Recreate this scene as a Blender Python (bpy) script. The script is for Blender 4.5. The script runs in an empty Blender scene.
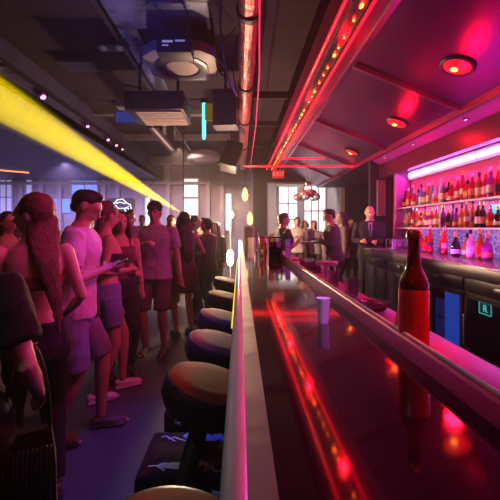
import bpy, bmesh, math, random
from mathutils import Vector, Matrix, Euler
random.seed(7)
PI = math.pi
SC = bpy.context.scene
COL = SC.collection
F, CX, CY, CZ = 350.0, 240.0, 227.0, 1.45          # focal length, vanishing point, eye height

def at(px, py, Y):
    return Vector(((px-CX)/F*Y, Y, CZ-(py-CY)/F*Y))
def ax(px, Y): return (px-CX)/F*Y
def az(py, Y): return CZ-(py-CY)/F*Y

# ------------------------------------------------------------------ materials
MATS = {}
def mat(name, col=(.5,.5,.5), rough=.5, metal=0., emit=None, es=0., trans=0., ior=1.45,
        bump=0., bscale=30., var=0., vscale=8., col2=None, coat=0., alpha=1., stretch=(1,1,1), sheen=0., spec=None):
    if name in MATS: return MATS[name]
    m = bpy.data.materials.new(name); m.use_nodes = True
    nt = m.node_tree; N = nt.nodes; L = nt.links
    b = N['Principled BSDF']
    b.inputs['Base Color'].default_value = (*col, 1)
    b.inputs['Roughness'].default_value = rough
    b.inputs['Metallic'].default_value = metal
    b.inputs['IOR'].default_value = ior
    b.inputs['Transmission Weight'].default_value = trans
    b.inputs['Coat Weight'].default_value = coat
    b.inputs['Coat Roughness'].default_value = .05
    b.inputs['Alpha'].default_value = alpha
    b.inputs['Sheen Weight'].default_value = sheen
    if spec is not None: b.inputs['Specular IOR Level'].default_value = spec
    if emit:
        b.inputs['Emission Color'].default_value = (*emit, 1)
        b.inputs['Emission Strength'].default_value = es
    if bump or var or col2:
        tc = N.new('ShaderNodeTexCoord'); mp = N.new('ShaderNodeMapping')
        mp.inputs['Scale'].default_value = stretch
        L.new(tc.outputs['Object'], mp.inputs[0])
    if var or col2:
        n = N.new('ShaderNodeTexNoise'); n.inputs['Scale'].default_value = vscale; n.inputs['Detail'].default_value = 5
        L.new(mp.outputs[0], n.inputs[0])
        mx = N.new('ShaderNodeMix'); mx.data_type = 'RGBA'
        c2 = col2 or tuple(max(0, c*(1-var)) for c in col)
        c1 = col if col2 else tuple(min(1, c*(1+var)) for c in col)
        mx.inputs['A'].default_value = (*c1, 1); mx.inputs['B'].default_value = (*c2, 1)
        r = N.new('ShaderNodeMapRange'); r.inputs[1].default_value = .35; r.inputs[2].default_value = .65
        L.new(n.outputs[0], r.inputs[0]); L.new(r.outputs[0], mx.inputs['Factor'])
        L.new(mx.outputs['Result'], b.inputs['Base Color'])
    if bump:
        n2 = N.new('ShaderNodeTexNoise'); n2.inputs['Scale'].default_value = bscale; n2.inputs['Detail'].default_value = 4
        L.new(mp.outputs[0], n2.inputs[0])
        bp = N.new('ShaderNodeBump'); bp.inputs['Strength'].default_value = bump; bp.inputs['Distance'].default_value = .02
        L.new(n2.outputs[0], bp.inputs['Height']); L.new(bp.outputs[0], b.inputs['Normal'])
    MATS[name] = m
    return m

# ------------------------------------------------------------------ mesh helpers
def box(bm, x0, x1, y0, y1, z0, z1, M=None, bev=0.):
    vs = [bm.verts.new((x, y, z)) for x in (x0, x1) for y in (y0, y1) for z in (z0, z1)]
    fs = [(0,1,3,2), (4,6,7,5), (0,4,5,1), (2,3,7,6), (0,2,6,4), (1,5,7,3)]
    nf = [bm.faces.new([vs[i] for i in f]) for f in fs]
    if bev:
        es = list({e for f in nf for e in f.edges})
        r = bmesh.ops.bevel(bm, geom=es, offset=bev, segments=2, affect='EDGES', profile=.5)
        vs = list({v for f in r['faces'] for v in f.verts} | {v for v in vs if v.is_valid})
    if M is not None:
        for v in vs: v.co = M @ v.co
    return vs

def ring_loft(bm, rings, cap=True):
    """rings: lists of Vectors, same length"""
    R = [[bm.verts.new(p) for p in r] for r in rings]
    n = len(R[0])
    for a, b in zip(R, R[1:]):
        for i in range(n):
            bm.faces.new((a[i], a[(i+1) % n], b[(i+1) % n], b[i]))
    if cap:
        bm.faces.new(list(reversed(R[0]))); bm.faces.new(R[-1])
    return R

def lathe(bm, prof, c=(0,0,0), seg=24, M=None):
    """prof [(r,z)]; closed with caps unless r == 0"""
    c = Vector(c); rings = []
    for r, z in prof:
        r = max(r, .0004)
        rings.append([Vector((r*math.cos(2*PI*i/seg), r*math.sin(2*PI*i/seg), z)) for i in range(seg)])
    if M is not None: rings = [[M @ p for p in r] for r in rings]
    rings = [[p+c for p in r] for r in rings]
    return ring_loft(bm, rings)

def tube(bm, pts, rad, seg=10, flat=1.0, round_ends=True):
    """tapered tube through pts; rad number or list"""
    pts = [Vector(p) for p in pts]
    if not isinstance(rad, (list, tuple)): rad = [rad]*len(pts)
    rad = list(rad)
    if round_ends:
        d0 = (pts[0]-pts[1]).normalized(); d1 = (pts[-1]-pts[-2]).normalized()
        p0, p1 = pts[0], pts[-1]; r0, r1 = rad[0], rad[-1]
        pts = [p0+d0*r0*.95, p0+d0*r0*.7] + pts + [p1+d1*r1*.7, p1+d1*r1*.95]
        rad = [r0*.3, r0*.71] + rad + [r1*.71, r1*.3]
    rings = []; up = None
    for i, p in enumerate(pts):
        t = (pts[min(i+1, len(pts)-1)]-pts[max(i-1, 0)]).normalized()
        if up is None:
            up = Vector((0,0,1)) if abs(t.z) < .9 else Vector((0,1,0))
        u = t.cross(up).normalized(); v = u.cross(t).normalized(); up = v
        rings.append([p + (u*math.cos(2*PI*k/seg)*rad[i] + v*math.sin(2*PI*k/seg)*rad[i]*flat) for k in range(seg)])
    return ring_loft(bm, rings)

def ellipsoid(bm, c, r, seg=16, M=None):
    c = Vector(c); rings = []
    n = seg//2
    for j in range(1, n):
        a = PI*j/n - PI/2
        rr = math.cos(a)
        rings.append([Vector((rr*r[0]*math.cos(2*PI*i/seg), rr*r[1]*math.sin(2*PI*i/seg), math.sin(a)*r[2])) for i in range(seg)])
    if M is not None: rings = [[M @ p for p in q] for q in rings]
    return ring_loft(bm, [[p+c for p in q] for q in rings])

def obj(name, bm, m, parent=None, smooth=True, loc=None, angle=.7):
    bmesh.ops.recalc_face_normals(bm, faces=bm.faces)
    me = bpy.data.meshes.new(name); bm.to_mesh(me); bm.free()
    me.materials.append(m)
    if smooth:
        me.polygons.foreach_set('use_smooth', [True]*len(me.polygons))
        me.set_sharp_from_angle(angle=angle)
    o = bpy.data.objects.new(name, me); COL.objects.link(o)
    if parent: o.parent = parent
    if loc is not None: o.location = loc
    return o

def tag(o, label=None, cat=None, group=None, kind=None):
    if label: o['label'] = label
    if cat: o['category'] = cat
    if group: o['group'] = group
    if kind: o['kind'] = kind
    return o

def thing(name, label, cat, loc=(0,0,0), rz=0., group=None):
    o = bpy.data.objects.new(name, None); COL.objects.link(o)
    o.location = loc; o.rotation_euler = (0, 0, rz); o.empty_display_size = .1
    return tag(o, label, cat, group)

def struct(name, bm, m, parent=None, **k):
    o = obj(name, bm, m, parent, **k)
    if parent is None: o['kind'] = 'structure'
    return o

def bx(name, dims, m, parent=None, bev=0., st=False, smooth=False):
    bm = bmesh.new(); box(bm, *dims, bev=bev)
    return (struct if st else obj)(name, bm, m, parent, smooth=smooth)

def copy_tree(o, parent=None):
    c = o.copy(); COL.objects.link(c); c.parent = parent
    for ch in [x for x in KIDS.get(o, list(o.children))]:
        copy_tree(ch, c)
    return c
KIDS = {}

def remeshed(name, bm, m, parent, voxel=.012, smooth=4, noise=0., nscale=.12):
    """join overlapping closed shapes into one continuous skin and bake it"""
    me = bpy.data.meshes.new(name+'_src'); bmesh.ops.recalc_face_normals(bm, faces=bm.faces)
    bm.to_mesh(me); bm.free()
    o = bpy.data.objects.new(name, me); COL.objects.link(o)
    r = o.modifiers.new('r', 'REMESH'); r.mode = 'VOXEL'; r.voxel_size = voxel
    s = o.modifiers.new('s', 'SMOOTH'); s.factor = .5; s.iterations = smooth
    if noise:
        t = bpy.data.textures.new(name+'_folds', 'CLOUDS'); t.noise_scale = nscale; t.noise_depth = 2
        d = o.modifiers.new('d', 'DISPLACE'); d.texture = t; d.strength = noise; d.mid_level = .5
        d.texture_coords = 'LOCAL'
    dg = bpy.context.evaluated_depsgraph_get()
    dg.update()
    nm = bpy.data.meshes.new_from_object(o.evaluated_get(dg))
    o.modifiers.clear(); o.data = nm; nm.name = name
    bpy.data.meshes.remove(me)
    nm.materials.clear(); nm.materials.append(m)
    nm.polygons.foreach_set('use_smooth', [True]*len(nm.polygons))
    if parent: o.parent = parent
    return o

# ------------------------------------------------------------------ people
SKIN = {
 'fair': mat('skin_fair', (.62,.38,.29), .45, var=.06),
 'tan': mat('skin_tan', (.48,.27,.19), .45, var=.06),
 'dark': mat('skin_dark', (.22,.12,.08), .45, var=.06),
}
EYE = mat('eye_dark', (.02,.015,.012), .1)
def cloth(name, col, rough=.85, **k): return mat(name, col, rough, bump=.15, bscale=60, var=.1, **k)

def ik(a, b, l1, l2, pole):
    a = Vector(a); b = Vector(b); d = b-a; L = d.length
    if L > (l1+l2)*.998: b = a + d*((l1+l2)*.998/L); d = b-a; L = d.length
    u = d.normalized(); x = (l1*l1-l2*l2+L*L)/(2*L); h = math.sqrt(max(0, l1*l1-x*x))
    p = Vector(pole); p = (p-u*p.dot(u)).normalized()
    return a+u*x+p*h, b

def person(label, x, y, rz, H=1.75, skin='tan', fem=False, lean=0., head=(0.,0.), hair='short', hairc=(.02,.012,.008),
           top='tee', topc=(.3,.3,.3), bottom='shorts', botc=(.1,.1,.15), shoes=(.05,.05,.05), wr=None, wl=None,
           fr=(.11,.0), fl=(-.11,.0), voxel=.016, fingers=True, turn=0., z0=0., cap=None, group=None, hair_len=.42, pr=None, pl=None, bag=None, legs=True, hair_w=1., hair_dx=0.):
    s = H/1.75
    root = thing('person', label, 'person', (x, y, z0), rz, group)
    S = Matrix.Scale(s, 4)
    hip = Vector((0,0,.93))
    RL = Matrix.Rotation(-lean, 4, 'X') @ Matrix.Rotation(turn, 4, 'Z')   # lean forward (+y)
    def up(p):
        p = Vector(p); return hip + RL @ (p-hip)
    sw = .165 if fem else .195
    def loft(rows, upper=True, n=20, grow=0.):
        rings = []
        for (z, rx, ry, yo) in rows:
            q = []
            for i in range(n):
                a = 2*PI*i/n; c, d = math.cos(a), math.sin(a)
                e = .85
                q.append(Vector((math.copysign(abs(c)**e, c)*(rx+grow), math.copysign(abs(d)**e, d)*(ry+grow)+yo, z)))
            rings.append([S @ (up(p) if upper else p) for p in q])
        return rings
    if fem: T = [(.80,.15,.11,-.01),(.88,.178,.122,-.012),(.96,.172,.118,-.005),(1.08,.128,.092,.004),(1.18,.132,.098,.006),(1.28,.15,.122,.016),(1.36,.152,.1,.004),(1.42,.125,.075,-.006),(1.455,.075,.058,-.01),(1.49,.052,.052,-.005)]
    else: T = [(.80,.15,.11,-.005),(.88,.165,.118,-.006),(.97,.165,.117,0),(1.08,.152,.104,.004),(1.2,.165,.112,.006),(1.31,.182,.12,.008),(1.38,.18,.108,.002),(1.435,.145,.082,-.006),(1.47,.085,.065,-.01),(1.50,.06,.06,-.005)]
    k = .88 if fem else 1.
    sh = {1: up((sw,-.005,1.405)), -1: up((-sw,-.005,1.405))}
    wr = Vector(wr) if wr else Vector((sw+.07,.05,.80)); wl = Vector(wl) if wl else Vector((-sw-.07,.05,.80))
    el = {}; wst = {}
    el[1], wst[1] = ik(sh[1], wr, .285, .255, pr or (.5,-1,-.2)); el[-1], wst[-1] = ik(sh[-1], wl, .285, .255, pl or (-.5,-1,-.2))
    hp = {1: Vector((.092,0,.90)), -1: Vector((-.092,0,.90))}
    kn = {}; an = {}
    kn[1], an[1] = ik(hp[1], (fr[0], fr[1], .085+(fr[2] if len(fr) > 2 else 0)), .43, .42, (.1,1,0)); kn[-1], an[-1] = ik(hp[-1], (fl[0], fl[1], .085+(fl[2] if len(fl) > 2 else 0)), .43, .42, (-.1,1,0))
    # head frame
    HC = up((0,.018,1.615))
    HM = Matrix.Translation(S @ HC) @ S @ RL @ Matrix.Rotation(head[0], 4, 'Z') @ Matrix.Rotation(-head[1], 4, 'X')
    # ---- body
    bm = bmesh.new()
    ring_loft(bm, loft(T))
    tube(bm, [S @ up((0,-.012,1.44)), S @ up((0,.0,1.51)), S @ (HC+(Vector((0,-.01,-.03))))], [.062*k*s, .054*k*s, .056*k*s], 12)
    hd = [((0,-.012,.02),(.076,.094,.102)), ((0,.022,-.035),(.058,.066,.072)), ((0,.045,-.075),(.034,.036,.034)), ((0,.06,.02),(.055,.03,.05)),
          ((0,.088,-.052),(.024,.012,.012)), ((0,.083,.028),(.045,.012,.01)), ((.078,-.008,-.01),(.01,.02,.032)), ((-.078,-.008,-.01),(.01,.02,.032))]
    for c, r in hd: ellipsoid(bm, (0,0,0), r, 14, HM @ Matrix.Translation(c))
    tube(bm, [HM @ Vector(p) for p in ((0,.084,.018),(0,.1,-.012),(0,.108,-.026))], [.008*s, .011*s, .014*s], 8)
    for sd in (1,-1):
        a, e, w = (S @ sh[sd]), (S @ el[sd]), (S @ wst[sd])
        tube(bm, [a, a.lerp(e,.45), e, e.lerp(w,.35), w], [.056*k*s,.047*k*s,.037*k*s,.038*k*s,.025*k*s], 12)
        # hand
        d = (w-e).normalized(); side = d.cross(Vector((sd,0,.2))).normalized()
        if side.length < .1: side = Vector((0,1,0))
        nrm = side.cross(d).normalized()
        hl = .085*s*k
        tube(bm, [w, w+d*hl*.5, w+d*hl], [.026*s*k, .037*s*k, .036*s*k], 12, flat=.5)
        up_in = nrm*(-sd if nrm.x*sd > 0 else sd)
        if fingers:
            for q, (off, ln) in enumerate(((-.027,.062),(-.009,.074),(.009,.07),(.026,.055))):
                b0 = w+d*hl*.95+side*off*s
                b1 = b0+(d*.75+up_in*.35).normalized()*ln*s*.5; b2 = b1+(d*.4+up_in*.8).normalized()*ln*s*.5
                tube(bm, [b0-d*.01, b1, b2], [.0095*s, .0088*s, .0075*s], 8)
            t0 = w+d*hl*.3-side*.026*s; t1 = t0+(d*.6-side*.6+up_in*.3).normalized()*.04*s; t2 = t1+(d*.9+up_in*.3).normalized()*.03*s
            tube(bm, [t0, t1, t2], [.014*s, .0115*s, .009*s], 8)
        # leg
        if legs:
            h, kk, n = S @ hp[sd], S @ kn[sd], S @ an[sd]
            tube(bm, [h, h.lerp(kk,.4), kk, kk.lerp(n,.3), kk.lerp(n,.65), n], [.095*s,.08*s,.055*s,.055*s,.042*s,.034*s], 14)
            tube(bm, [n+Vector((0,-.03,-.045))*s, n+Vector((0,.06,-.05))*s, n+Vector((sd*.01,.13,-.06))*s, n+Vector((sd*.012,.18,-.064))*s], [.034*s,.036*s,.032*s,.02*s], 10, flat=.75)
    body = remeshed('body', bm, SKIN[skin], root, voxel=voxel if voxel >= .014 else .009, smooth=2 if voxel > .014 else 3)
    for sd in (1,-1):
        bm = bmesh.new(); ellipsoid(bm, (0,0,0), (.013,.006,.007), 8, HM @ Matrix.Translation((sd*.031,.0865,.008))); obj('eye', bm, EYE, root)
    # ---- garments
    def arm_tube(bm, f, r0, r1, grow=0):
        for sd in (1,-1):
            a, e, w = (S @ sh[sd]), (S @ el[sd]), (S @ wst[sd])
            if f <= 1: tube(bm, [a-(a-S @ up((0,0,1.4)))*.35, a, a.lerp(e, f*.6), a.lerp(e, f)], [.06*k*s, r0*s, (r0+r1)/2*s, r1*s], 14, round_ends=False)
            else: tube(bm, [a-(a-S @ up((0,0,1.4)))*.35, a, a.lerp(e,.5), e, e.lerp(w,(f-1)*.5), e.lerp(w, f-1)], [.06*k*s, r0*s, (r0*.9)*s, r1*1.1*s, r1*s, r1*.9*s], 14, round_ends=False)
    cm = cloth('cloth_%02d_%02d_%02d' % tuple(int(c*99) for c in topc), topc)
    vx = max(.009, voxel*.8)
    if top:
        bm = bmesh.new()
        Tt = [r for r in T if r[0] <= 1.475]
        hem = {'tee': .86, 'long': .84, 'crop': 1.16, 'tank': 1.0, 'dress': .62, 'jacket': .80, 'bandeau': 1.2}[top]
        Tt = [r for r in Tt if r[0] > hem+.02]
        if top in ('tank','crop','bandeau'): Tt = [r for r in Tt if r[0] <= (1.33 if top == 'bandeau' else 1.39)]
        g = .018 if top in ('tee','long') else .026 if top == 'jacket' else .01
        low = [(hem, (.215 if top == 'dress' else .187 if hem < 1. else .138), (.17 if top == 'dress' else .14 if hem < 1. else .1), 0)]
        if hem < .9: low.append((.93, .182, .135, 0)) ; Tt = [r for r in Tt if r[0] > .99]
        ring_loft(bm, loft(low+Tt, grow=g))
        if top == 'tee': arm_tube(bm, .72, .074, .072)
        elif top == 'long': arm_tube(bm, 1.9, .066, .046)
        elif top == 'jacket': arm_tube(bm, 1.92, .078, .05)
        elif top in ('tank',):
            for sd in (1,-1): tube(bm, [S @ up((sd*.09,.085,1.34)), S @ up((sd*.095,.04,1.45)), S @ up((sd*.09,-.08,1.36))], .017*s, 8)
        remeshed('jacket' if top == 'jacket' else 'dress' if top == 'dress' else 'shirt', bm, cm, root, voxel=vx, smooth=3, noise=.022 if top in ('tee','jacket','long') else .01, nscale=.09)
        if top == 'jacket':
            bm = bmesh.new()
            ring_loft(bm, [[S @ up((a, b, z)) for a, b in ((-w,.125+o),(w,.125+o),(w*.9,.155+o),(-w*.9,.155+o))] for z, w, o in ((1.16,.008,-.003),(1.25,.022,.0),(1.36,.036,-.004),(1.45,.036,-.05))])
            obj('shirt_front', bm, cloth('cloth_shirt_blue', (.45,.5,.7)), root)
            bm = bmesh.new(); ring_loft(bm, [[S @ up((a, b, z)) for a, b in ((-w,.15+o),(w,.15+o),(w,.163+o),(-w,.163+o))] for z, w, o in ((1.17,.01,.0),(1.3,.011,.004),(1.42,.012,-.026))])
            obj('necktie', bm, cloth('cloth_tie', (.03,.03,.06)), root)
    if bottom:
        bc = cloth('cloth_%02d_%02d_%02d' % tuple(int(c*99) for c in botc), botc)
        bm = bmesh.new()
        rows = [(.80,.165,.12,0),(.88,.18,.128,-.005),(.97,.172,.12,0),(1.02,.16,.11,0)]
        if bottom == 'skirt': rows = [(.52,.235,.19,0),(.66,.215,.165,0)]+rows
        ring_loft(bm, loft(rows, upper=False, grow=.006))
        if legs and bottom != 'skirt':
            for sd in (1,-1):
                h, kk, n = S @ hp[sd], S @ kn[sd], S @ an[sd]
                if bottom == 'shorts': tube(bm, [h, h.lerp(kk,.5), h.lerp(kk,.93 if not fem else .6)], [.108*s,.1*s,.096*s], 16, round_ends=False)
                elif bottom == 'trousers': tube(bm, [h, h.lerp(kk,.5), kk, kk.lerp(n,.5), n], [.107*s,.094*s,.074*s,.064*s,.058*s], 16, round_ends=False)
        remeshed('skirt' if bottom == 'skirt' else bottom, bm, bc, root, voxel=vx, smooth=3, noise=.015, nscale=.1)
    if shoes and legs:
        sm = mat('shoe_%02d_%02d_%02d' % tuple(int(c*99) for c in shoes), shoes, .6)
        for sd in (1,-1):
            n = S @ an[sd]
            bm = bmesh.new()
            box(bm, n.x-.043*s, n.x+.046*s, n.y-.07*s, n.y+.175*s, n.z-.084*s, n.z-.06*s, bev=.01*s)
            tube(bm, [n+Vector((0,-.03,-.035))*s, n+Vector((0,.07,-.045))*s, n+Vector((sd*.01,.15,-.055))*s], [.042*s,.044*s,.036*s], 12, flat=.8)
            remeshed('shoe', bm, sm, root, voxel=.009, smooth=2)
    # ---- hair
    hm = mat('hair_%02d_%02d_%02d' % tuple(int(c*99) for c in hairc), hairc, .42, bump=.5, bscale=40, stretch=(6,6,.6), var=.3, vscale=20)
    if hair:
        bm = bmesh.new()
        hx = HM
        if hair == 'short':
            ellipsoid(bm, (0,0,0), (.081,.102,.08), 16, hx @ Matrix.Translation((0,-.026,.04)) @ Matrix.Rotation(.42,4,'X'))
            ellipsoid(bm, (0,0,0), (.056,.05,.028), 12, hx @ Matrix.Translation((0,.018,.1)))
            ellipsoid(bm, (0,0,0), (.07,.045,.07), 12, hx @ Matrix.Translation((0,-.062,-.012)))
        elif hair == 'bald':
            ellipsoid(bm, (0,0,0), (.081,.07,.06), 14, hx @ Matrix.Translation((0,-.05,.005)))
        elif hair == 'bun':
            ellipsoid(bm, (0,0,0), (.084,.1,.1), 16, hx @ Matrix.Translation((0,-.018,.032)))
            ellipsoid(bm, (0,0,0), (.045,.045,.045), 12, hx @ Matrix.Translation((0,-.1,.09)))
        else:
            ellipsoid(bm, (0,0,0), (.087,.1,.105), 16, hx @ Matrix.Translation((0,-.03,.03)) @ Matrix.Rotation(.3,4,'X'))
            nb = RL @ Vector((0,-1,0))
            p0 = HM @ Vector((0,-.055,-.02)); 
            zs = Vector((0,0,-1))
            pts = [p0, p0+zs*.12*s+nb*.035*s, S @ up((hair_dx*.6,-.115,1.36)), S @ up((.01+hair_dx,-.15,1.36-hair_len*.45)), S @ up((.015+hair_dx*1.1,-.14,1.36-hair_len*.8))]
            wd = [.085,.088,.1*min(1,hair_w+.25),.085*hair_w,.03*hair_w]
            rings = []
            for p, w in zip(pts, wd):
                rings.append([p+Vector((math.cos(2*PI*i/14)*w*s, math.sin(2*PI*i/14)*w*.42*s, 0)) for i in range(14)])
            ring_loft(bm, rings)
            if hair == 'long':
                for sd in (1,-1):
                    tube(bm, [HM @ Vector((sd*.072,.02,.04)), HM @ Vector((sd*.085,.005,-.06)), S @ up((sd*.095,.0,1.43)), S @ up((sd*.11,-.03,1.33))], [.022*s,.03*s,.032*s,.012*s], 10)
        remeshed('hair', bm, hm, root, voxel=.01, smooth=3, noise=.012, nscale=.03)
    if cap:
        cmn = cloth('cap_cloth_%02d' % int(cap[0]*99), cap)
        bm = bmesh.new(); ellipsoid(bm, (0,0,0), (.092,.106,.085), 16, HM @ Matrix.Translation((0,-.01,.062)))
        tube(bm, [HM @ Vector((0,.07,.05)), HM @ Vector((0,.16,.04))], [.07*s,.055*s], 14, flat=.12)
        remeshed('cap', bm, cmn, root, voxel=.009, smooth=2)
    root['_info'] = 0; del root['_info']
    root_pts = dict(el=el, w=wst, s=s, sh=sh)
    PPL[root.name] = root_pts
    return root
PPL = {}

R_ = math.radians
# ------------------------------------------------------------------ camera, world
cam = bpy.data.cameras.new('camera'); co = bpy.data.objects.new('camera', cam); COL.objects.link(co)
co.location = (0, 0, CZ); co.rotation_euler = (PI/2, 0, 0)
cam.sensor_width = 36; cam.lens = 36*F/500; cam.shift_x = (250-CX)/500; cam.shift_y = -(250-CY)/500
cam.clip_start = .02
SC.camera = co
w = bpy.data.worlds.new('world'); SC.world = w; w.use_nodes = True
w.node_tree.nodes['Background'].inputs[0].default_value = (0,0,0,1)
w.node_tree.nodes['Background'].inputs[1].default_value = 0
HAZE = .0052
if HAZE:
    vs = w.node_tree.nodes.new('ShaderNodeVolumeScatter'); vs.inputs['Density'].default_value = HAZE
    vs.inputs['Anisotropy'].default_value = .45; vs.inputs['Color'].default_value = (1,.95,.95,1)
    w.node_tree.links.new(vs.outputs[0], w.node_tree.nodes['World Output'].inputs['Volume'])
SC.view_settings.view_transform = 'Standard'; SC.view_settings.look = 'None'
SC.view_settings.exposure = 0; SC.view_settings.gamma = 1
cy = SC.cycles
cy.use_denoising = True; cy.max_bounces = 8; cy.diffuse_bounces = 3; cy.glossy_bounces = 4; cy.transmission_bounces = 6
cy.volume_bounces = 0; cy.sample_clamp_indirect = 4; cy.sample_clamp_direct = 0; cy.caustics_reflective = False; cy.caustics_refractive = False
cy.transparent_max_bounces = 8

# ------------------------------------------------------------------ materials of the place
M_black = mat('black_paint', (.012,.011,.014), .55)
M_blackgloss = mat('black_gloss', (.01,.01,.014), .12)
M_floor = mat('floor_resin', (.05,.05,.065), .42, var=.12, vscale=3, bump=.05, bscale=15)
M_ceil = mat('ceiling_dark', (.024,.016,.024), .9, spec=.2, var=.25, vscale=1.5)
M_ceil2 = mat('ceiling_violet', (.04,.034,.085), .55, var=.2, vscale=1.2)
M_wall = mat('wall_haze_grey', (.26,.22,.27), .8, var=.1, vscale=2)
M_walld = mat('wall_dark', (.025,.02,.028), .6)
M_plaster = mat('wall_pale', (.42,.38,.4), .8)
M_soff = mat('soffit_lacquer', (.13,.004,.11), .3, .7, var=.15, vscale=1.5, bump=.03, bscale=3)
M_beam = mat('beam_lacquer', (.3,.05,.2), .28, .8)
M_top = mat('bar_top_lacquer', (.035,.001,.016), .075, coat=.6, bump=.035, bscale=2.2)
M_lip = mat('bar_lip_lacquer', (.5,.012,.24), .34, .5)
M_chrome = mat('brushed_steel', (.78,.76,.8), .38, .3, bump=.05, bscale=80, stretch=(30,1,30))
M_steel = mat('dull_steel', (.3,.3,.33), .4, .9)
M_dsteel = mat('dark_steel', (.035,.03,.04), .45, .7)
M_frame = mat('window_frame_grey', (.3,.27,.3), .6)
M_redneon = mat('red_neon', (.5,.0,.02), .3, emit=(1.,.003,.012), es=4.5)
M_reddot = mat('red_led_dot', (.8,.1,.02), .3, emit=(1.,.08,.006), es=30.)
M_mag = mat('lilac_tube_glow', (.8,.5,1), .3, emit=(.82,.2,1.), es=4.2)
M_day = mat('daylit_glass', (.8,.8,.8), .4, emit=(.98,.9,.88), es=.85)
M_dayb = mat('daylit_glass_bright', (.8,.8,.8), .4, emit=(1.,.86,.8), es=1.4)
M_blue = mat('blue_lit_screen', (.1,.2,.6), .3, emit=(.16,.3,1.), es=.75)
M_bluep = mat('blue_cooler_light', (.02,.08,.5), .3, emit=(.02,.085,.55), es=.55)
M_cyan = mat('cyan_tube_glow', (.1,.8,1), .3, emit=(.04,.62,1.), es=6)
M_warm = mat('warm_bulb', (1,.8,.5), .3, emit=(1.,.62,.3), es=40)
M_amber = mat('amber_bulb', (1,.6,.2), .3, emit=(1.,.45,.1), es=3.5)
M_white = mat('white_plastic', (.6,.6,.62), .5)

# ------------------------------------------------------------------ the shell
bx('floor', (-10.6, 6.0, -3, 14.6, -.1, 0), M_floor, st=True)
bx('ceiling', (-3.2, .9, -3, 14.6, 4.0, 4.1), M_ceil, st=True)
bx('ceiling_side', (-10.6, -3.2, -3, 14.6, 3.4, 3.5), M_ceil2, st=True)
bx('wall_fascia', (-3.3, -3.2, -3, 14.6, 3.4, 4.1), M_ceil2, st=True)
bx('wall_back', (-10.6, 6.0, 14.6, 14.7, 0, 4.1), M_wall, st=True)
bx('wall_left', (-10.7, -10.6, -3, 14.7, 0, 4.1), M_wall, st=True)
bx('wall_front', (-10.7, 6.0, -3.1, -3, 0, 4.1), M_walld, st=True)
bx('wall_right', (3.15, 3.25, -3, 7.2, 0, 3.4), mat('wall_backbar', (.55,.04,.3), .5), st=True)
bx('wall_corner', (2.68, 3.25, 7.2, 7.3, 0, 3.2), M_walld, st=True)
bx('wall_far_right', (6.0, 6.1, 7.2, 14.7, 0, 4.1), M_walld, st=True)
bx('wall_return', (3.25, 6.0, 7.2, 7.3, 0, 3.4), M_walld, st=True)
# partition with the wide opening
bx('wall_partition', (.45, .93, 12.0, 12.2, 0, 3.5), M_walld, st=True)
bx('wall_partition', (3.58, 6.0, 12.0, 12.2, 0, 3.5), M_walld, st=True)
bx('wall_partition', (.93, 3.58, 12.0, 12.2, 2.98, 3.5), M_walld, st=True)
bx('trim_1', (.93, .97, 11.97, 12.02, 0, 2.98), M_frame, st=True)
bx('trim_2', (3.46, 3.58, 11.96, 12.02, 0, 2.98), M_plaster, st=True)
bx('trim_3', (.97, 3.46, 11.97, 12.02, 2.92, 2.98), M_frame, st=True)
bx('wall_inner', (3.58, 3.68, 12.2, 14.6, 0, 3.5), M_plaster, st=True)
bx('ceiling_inner', (.9, 6.0, 8.4, 14.6, 3.5, 3.6), M_ceil, st=True)
bx('wall_end_pale', (.95, 3.58, 14.55, 14.6, 0, 3.5), M_plaster, st=True)

# soffit beam over the bar aisle: flat lacquered underside x .9..1.34
bx('beam_soffit', (.9, 1.34, -3, 12.0, 3.4, 3.7), mat('beam_gloss', (.22,.004,.06), .3), st=True)
bx('ceiling_upper', (1.0, 6.0, -3, 8.4, 3.7, 3.8), M_walld, st=True)
def slope_z(x): return 3.4-(x-1.34)*.414
bm = bmesh.new()
def slopebox(bm, x0, x1, y0, y1, d0, d1):
    P = [(x, y, slope_z(x)+d) for x in (x0, x1) for y in (y0, y1) for d in (d0, d1)]
    v = [bm.verts.new(p) for p in P]
    for f in [(0,1,3,2),(4,6,7,5),(0,4,5,1),(2,3,7,6),(0,2,6,4),(1,5,7,3)]: bm.faces.new([v[i] for i in f])
slopebox(bm, 1.34, 2.66, -3, 12.0, 0, .05)
struct('ceiling_slope', bm, M_soff, smooth=False)
for y in (-.6, 1.75, 4.14, 6.26, 8.1, 9.9):
    bm = bmesh.new(); slopebox(bm, 1.34, 2.62, y, y+.055, -.05, 0)
    struct('beam_cross', bm, M_beam, smooth=False)
bx('beam_long', (2.61, 2.66, -3, 12.0, 2.79, 2.9), M_beam, st=True)
bx('beam_edge', (1.30, 1.36, -3, 12.0, 3.36, 3.4), M_beam, st=True)
bm = bmesh.new()
v = [bm.verts.new(p) for p in ((2.66,-3,2.84),(2.66,7.2,2.84),(3.0,7.2,2.66),(3.0,-3,2.66),(2.66,-3,2.94),(2.66,7.2,2.94),(3.0,7.2,2.76),(3.0,-3,2.76))]
for f in [(0,1,2,3),(7,6,5,4),(0,4,5,1),(1,5,6,2),(2,6,7,3),(3,7,4,0)]: bm.faces.new([v[i] for i in f])
struct('ceiling_soffit_edge', bm, mat('soffit_magenta', (.4,.03,.32), .2, var=.1), smooth=False)
bx('wall_fascia_dark', (2.86, 2.98, -3, 7.2, 2.44, 2.72), mat('fascia_purple', (.05,.004,.03), .3), st=True)
bx('ceiling_end', (2.62, 6.0, 7.2, 12.0, 2.8, 2.9), M_walld, st=True)
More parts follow.
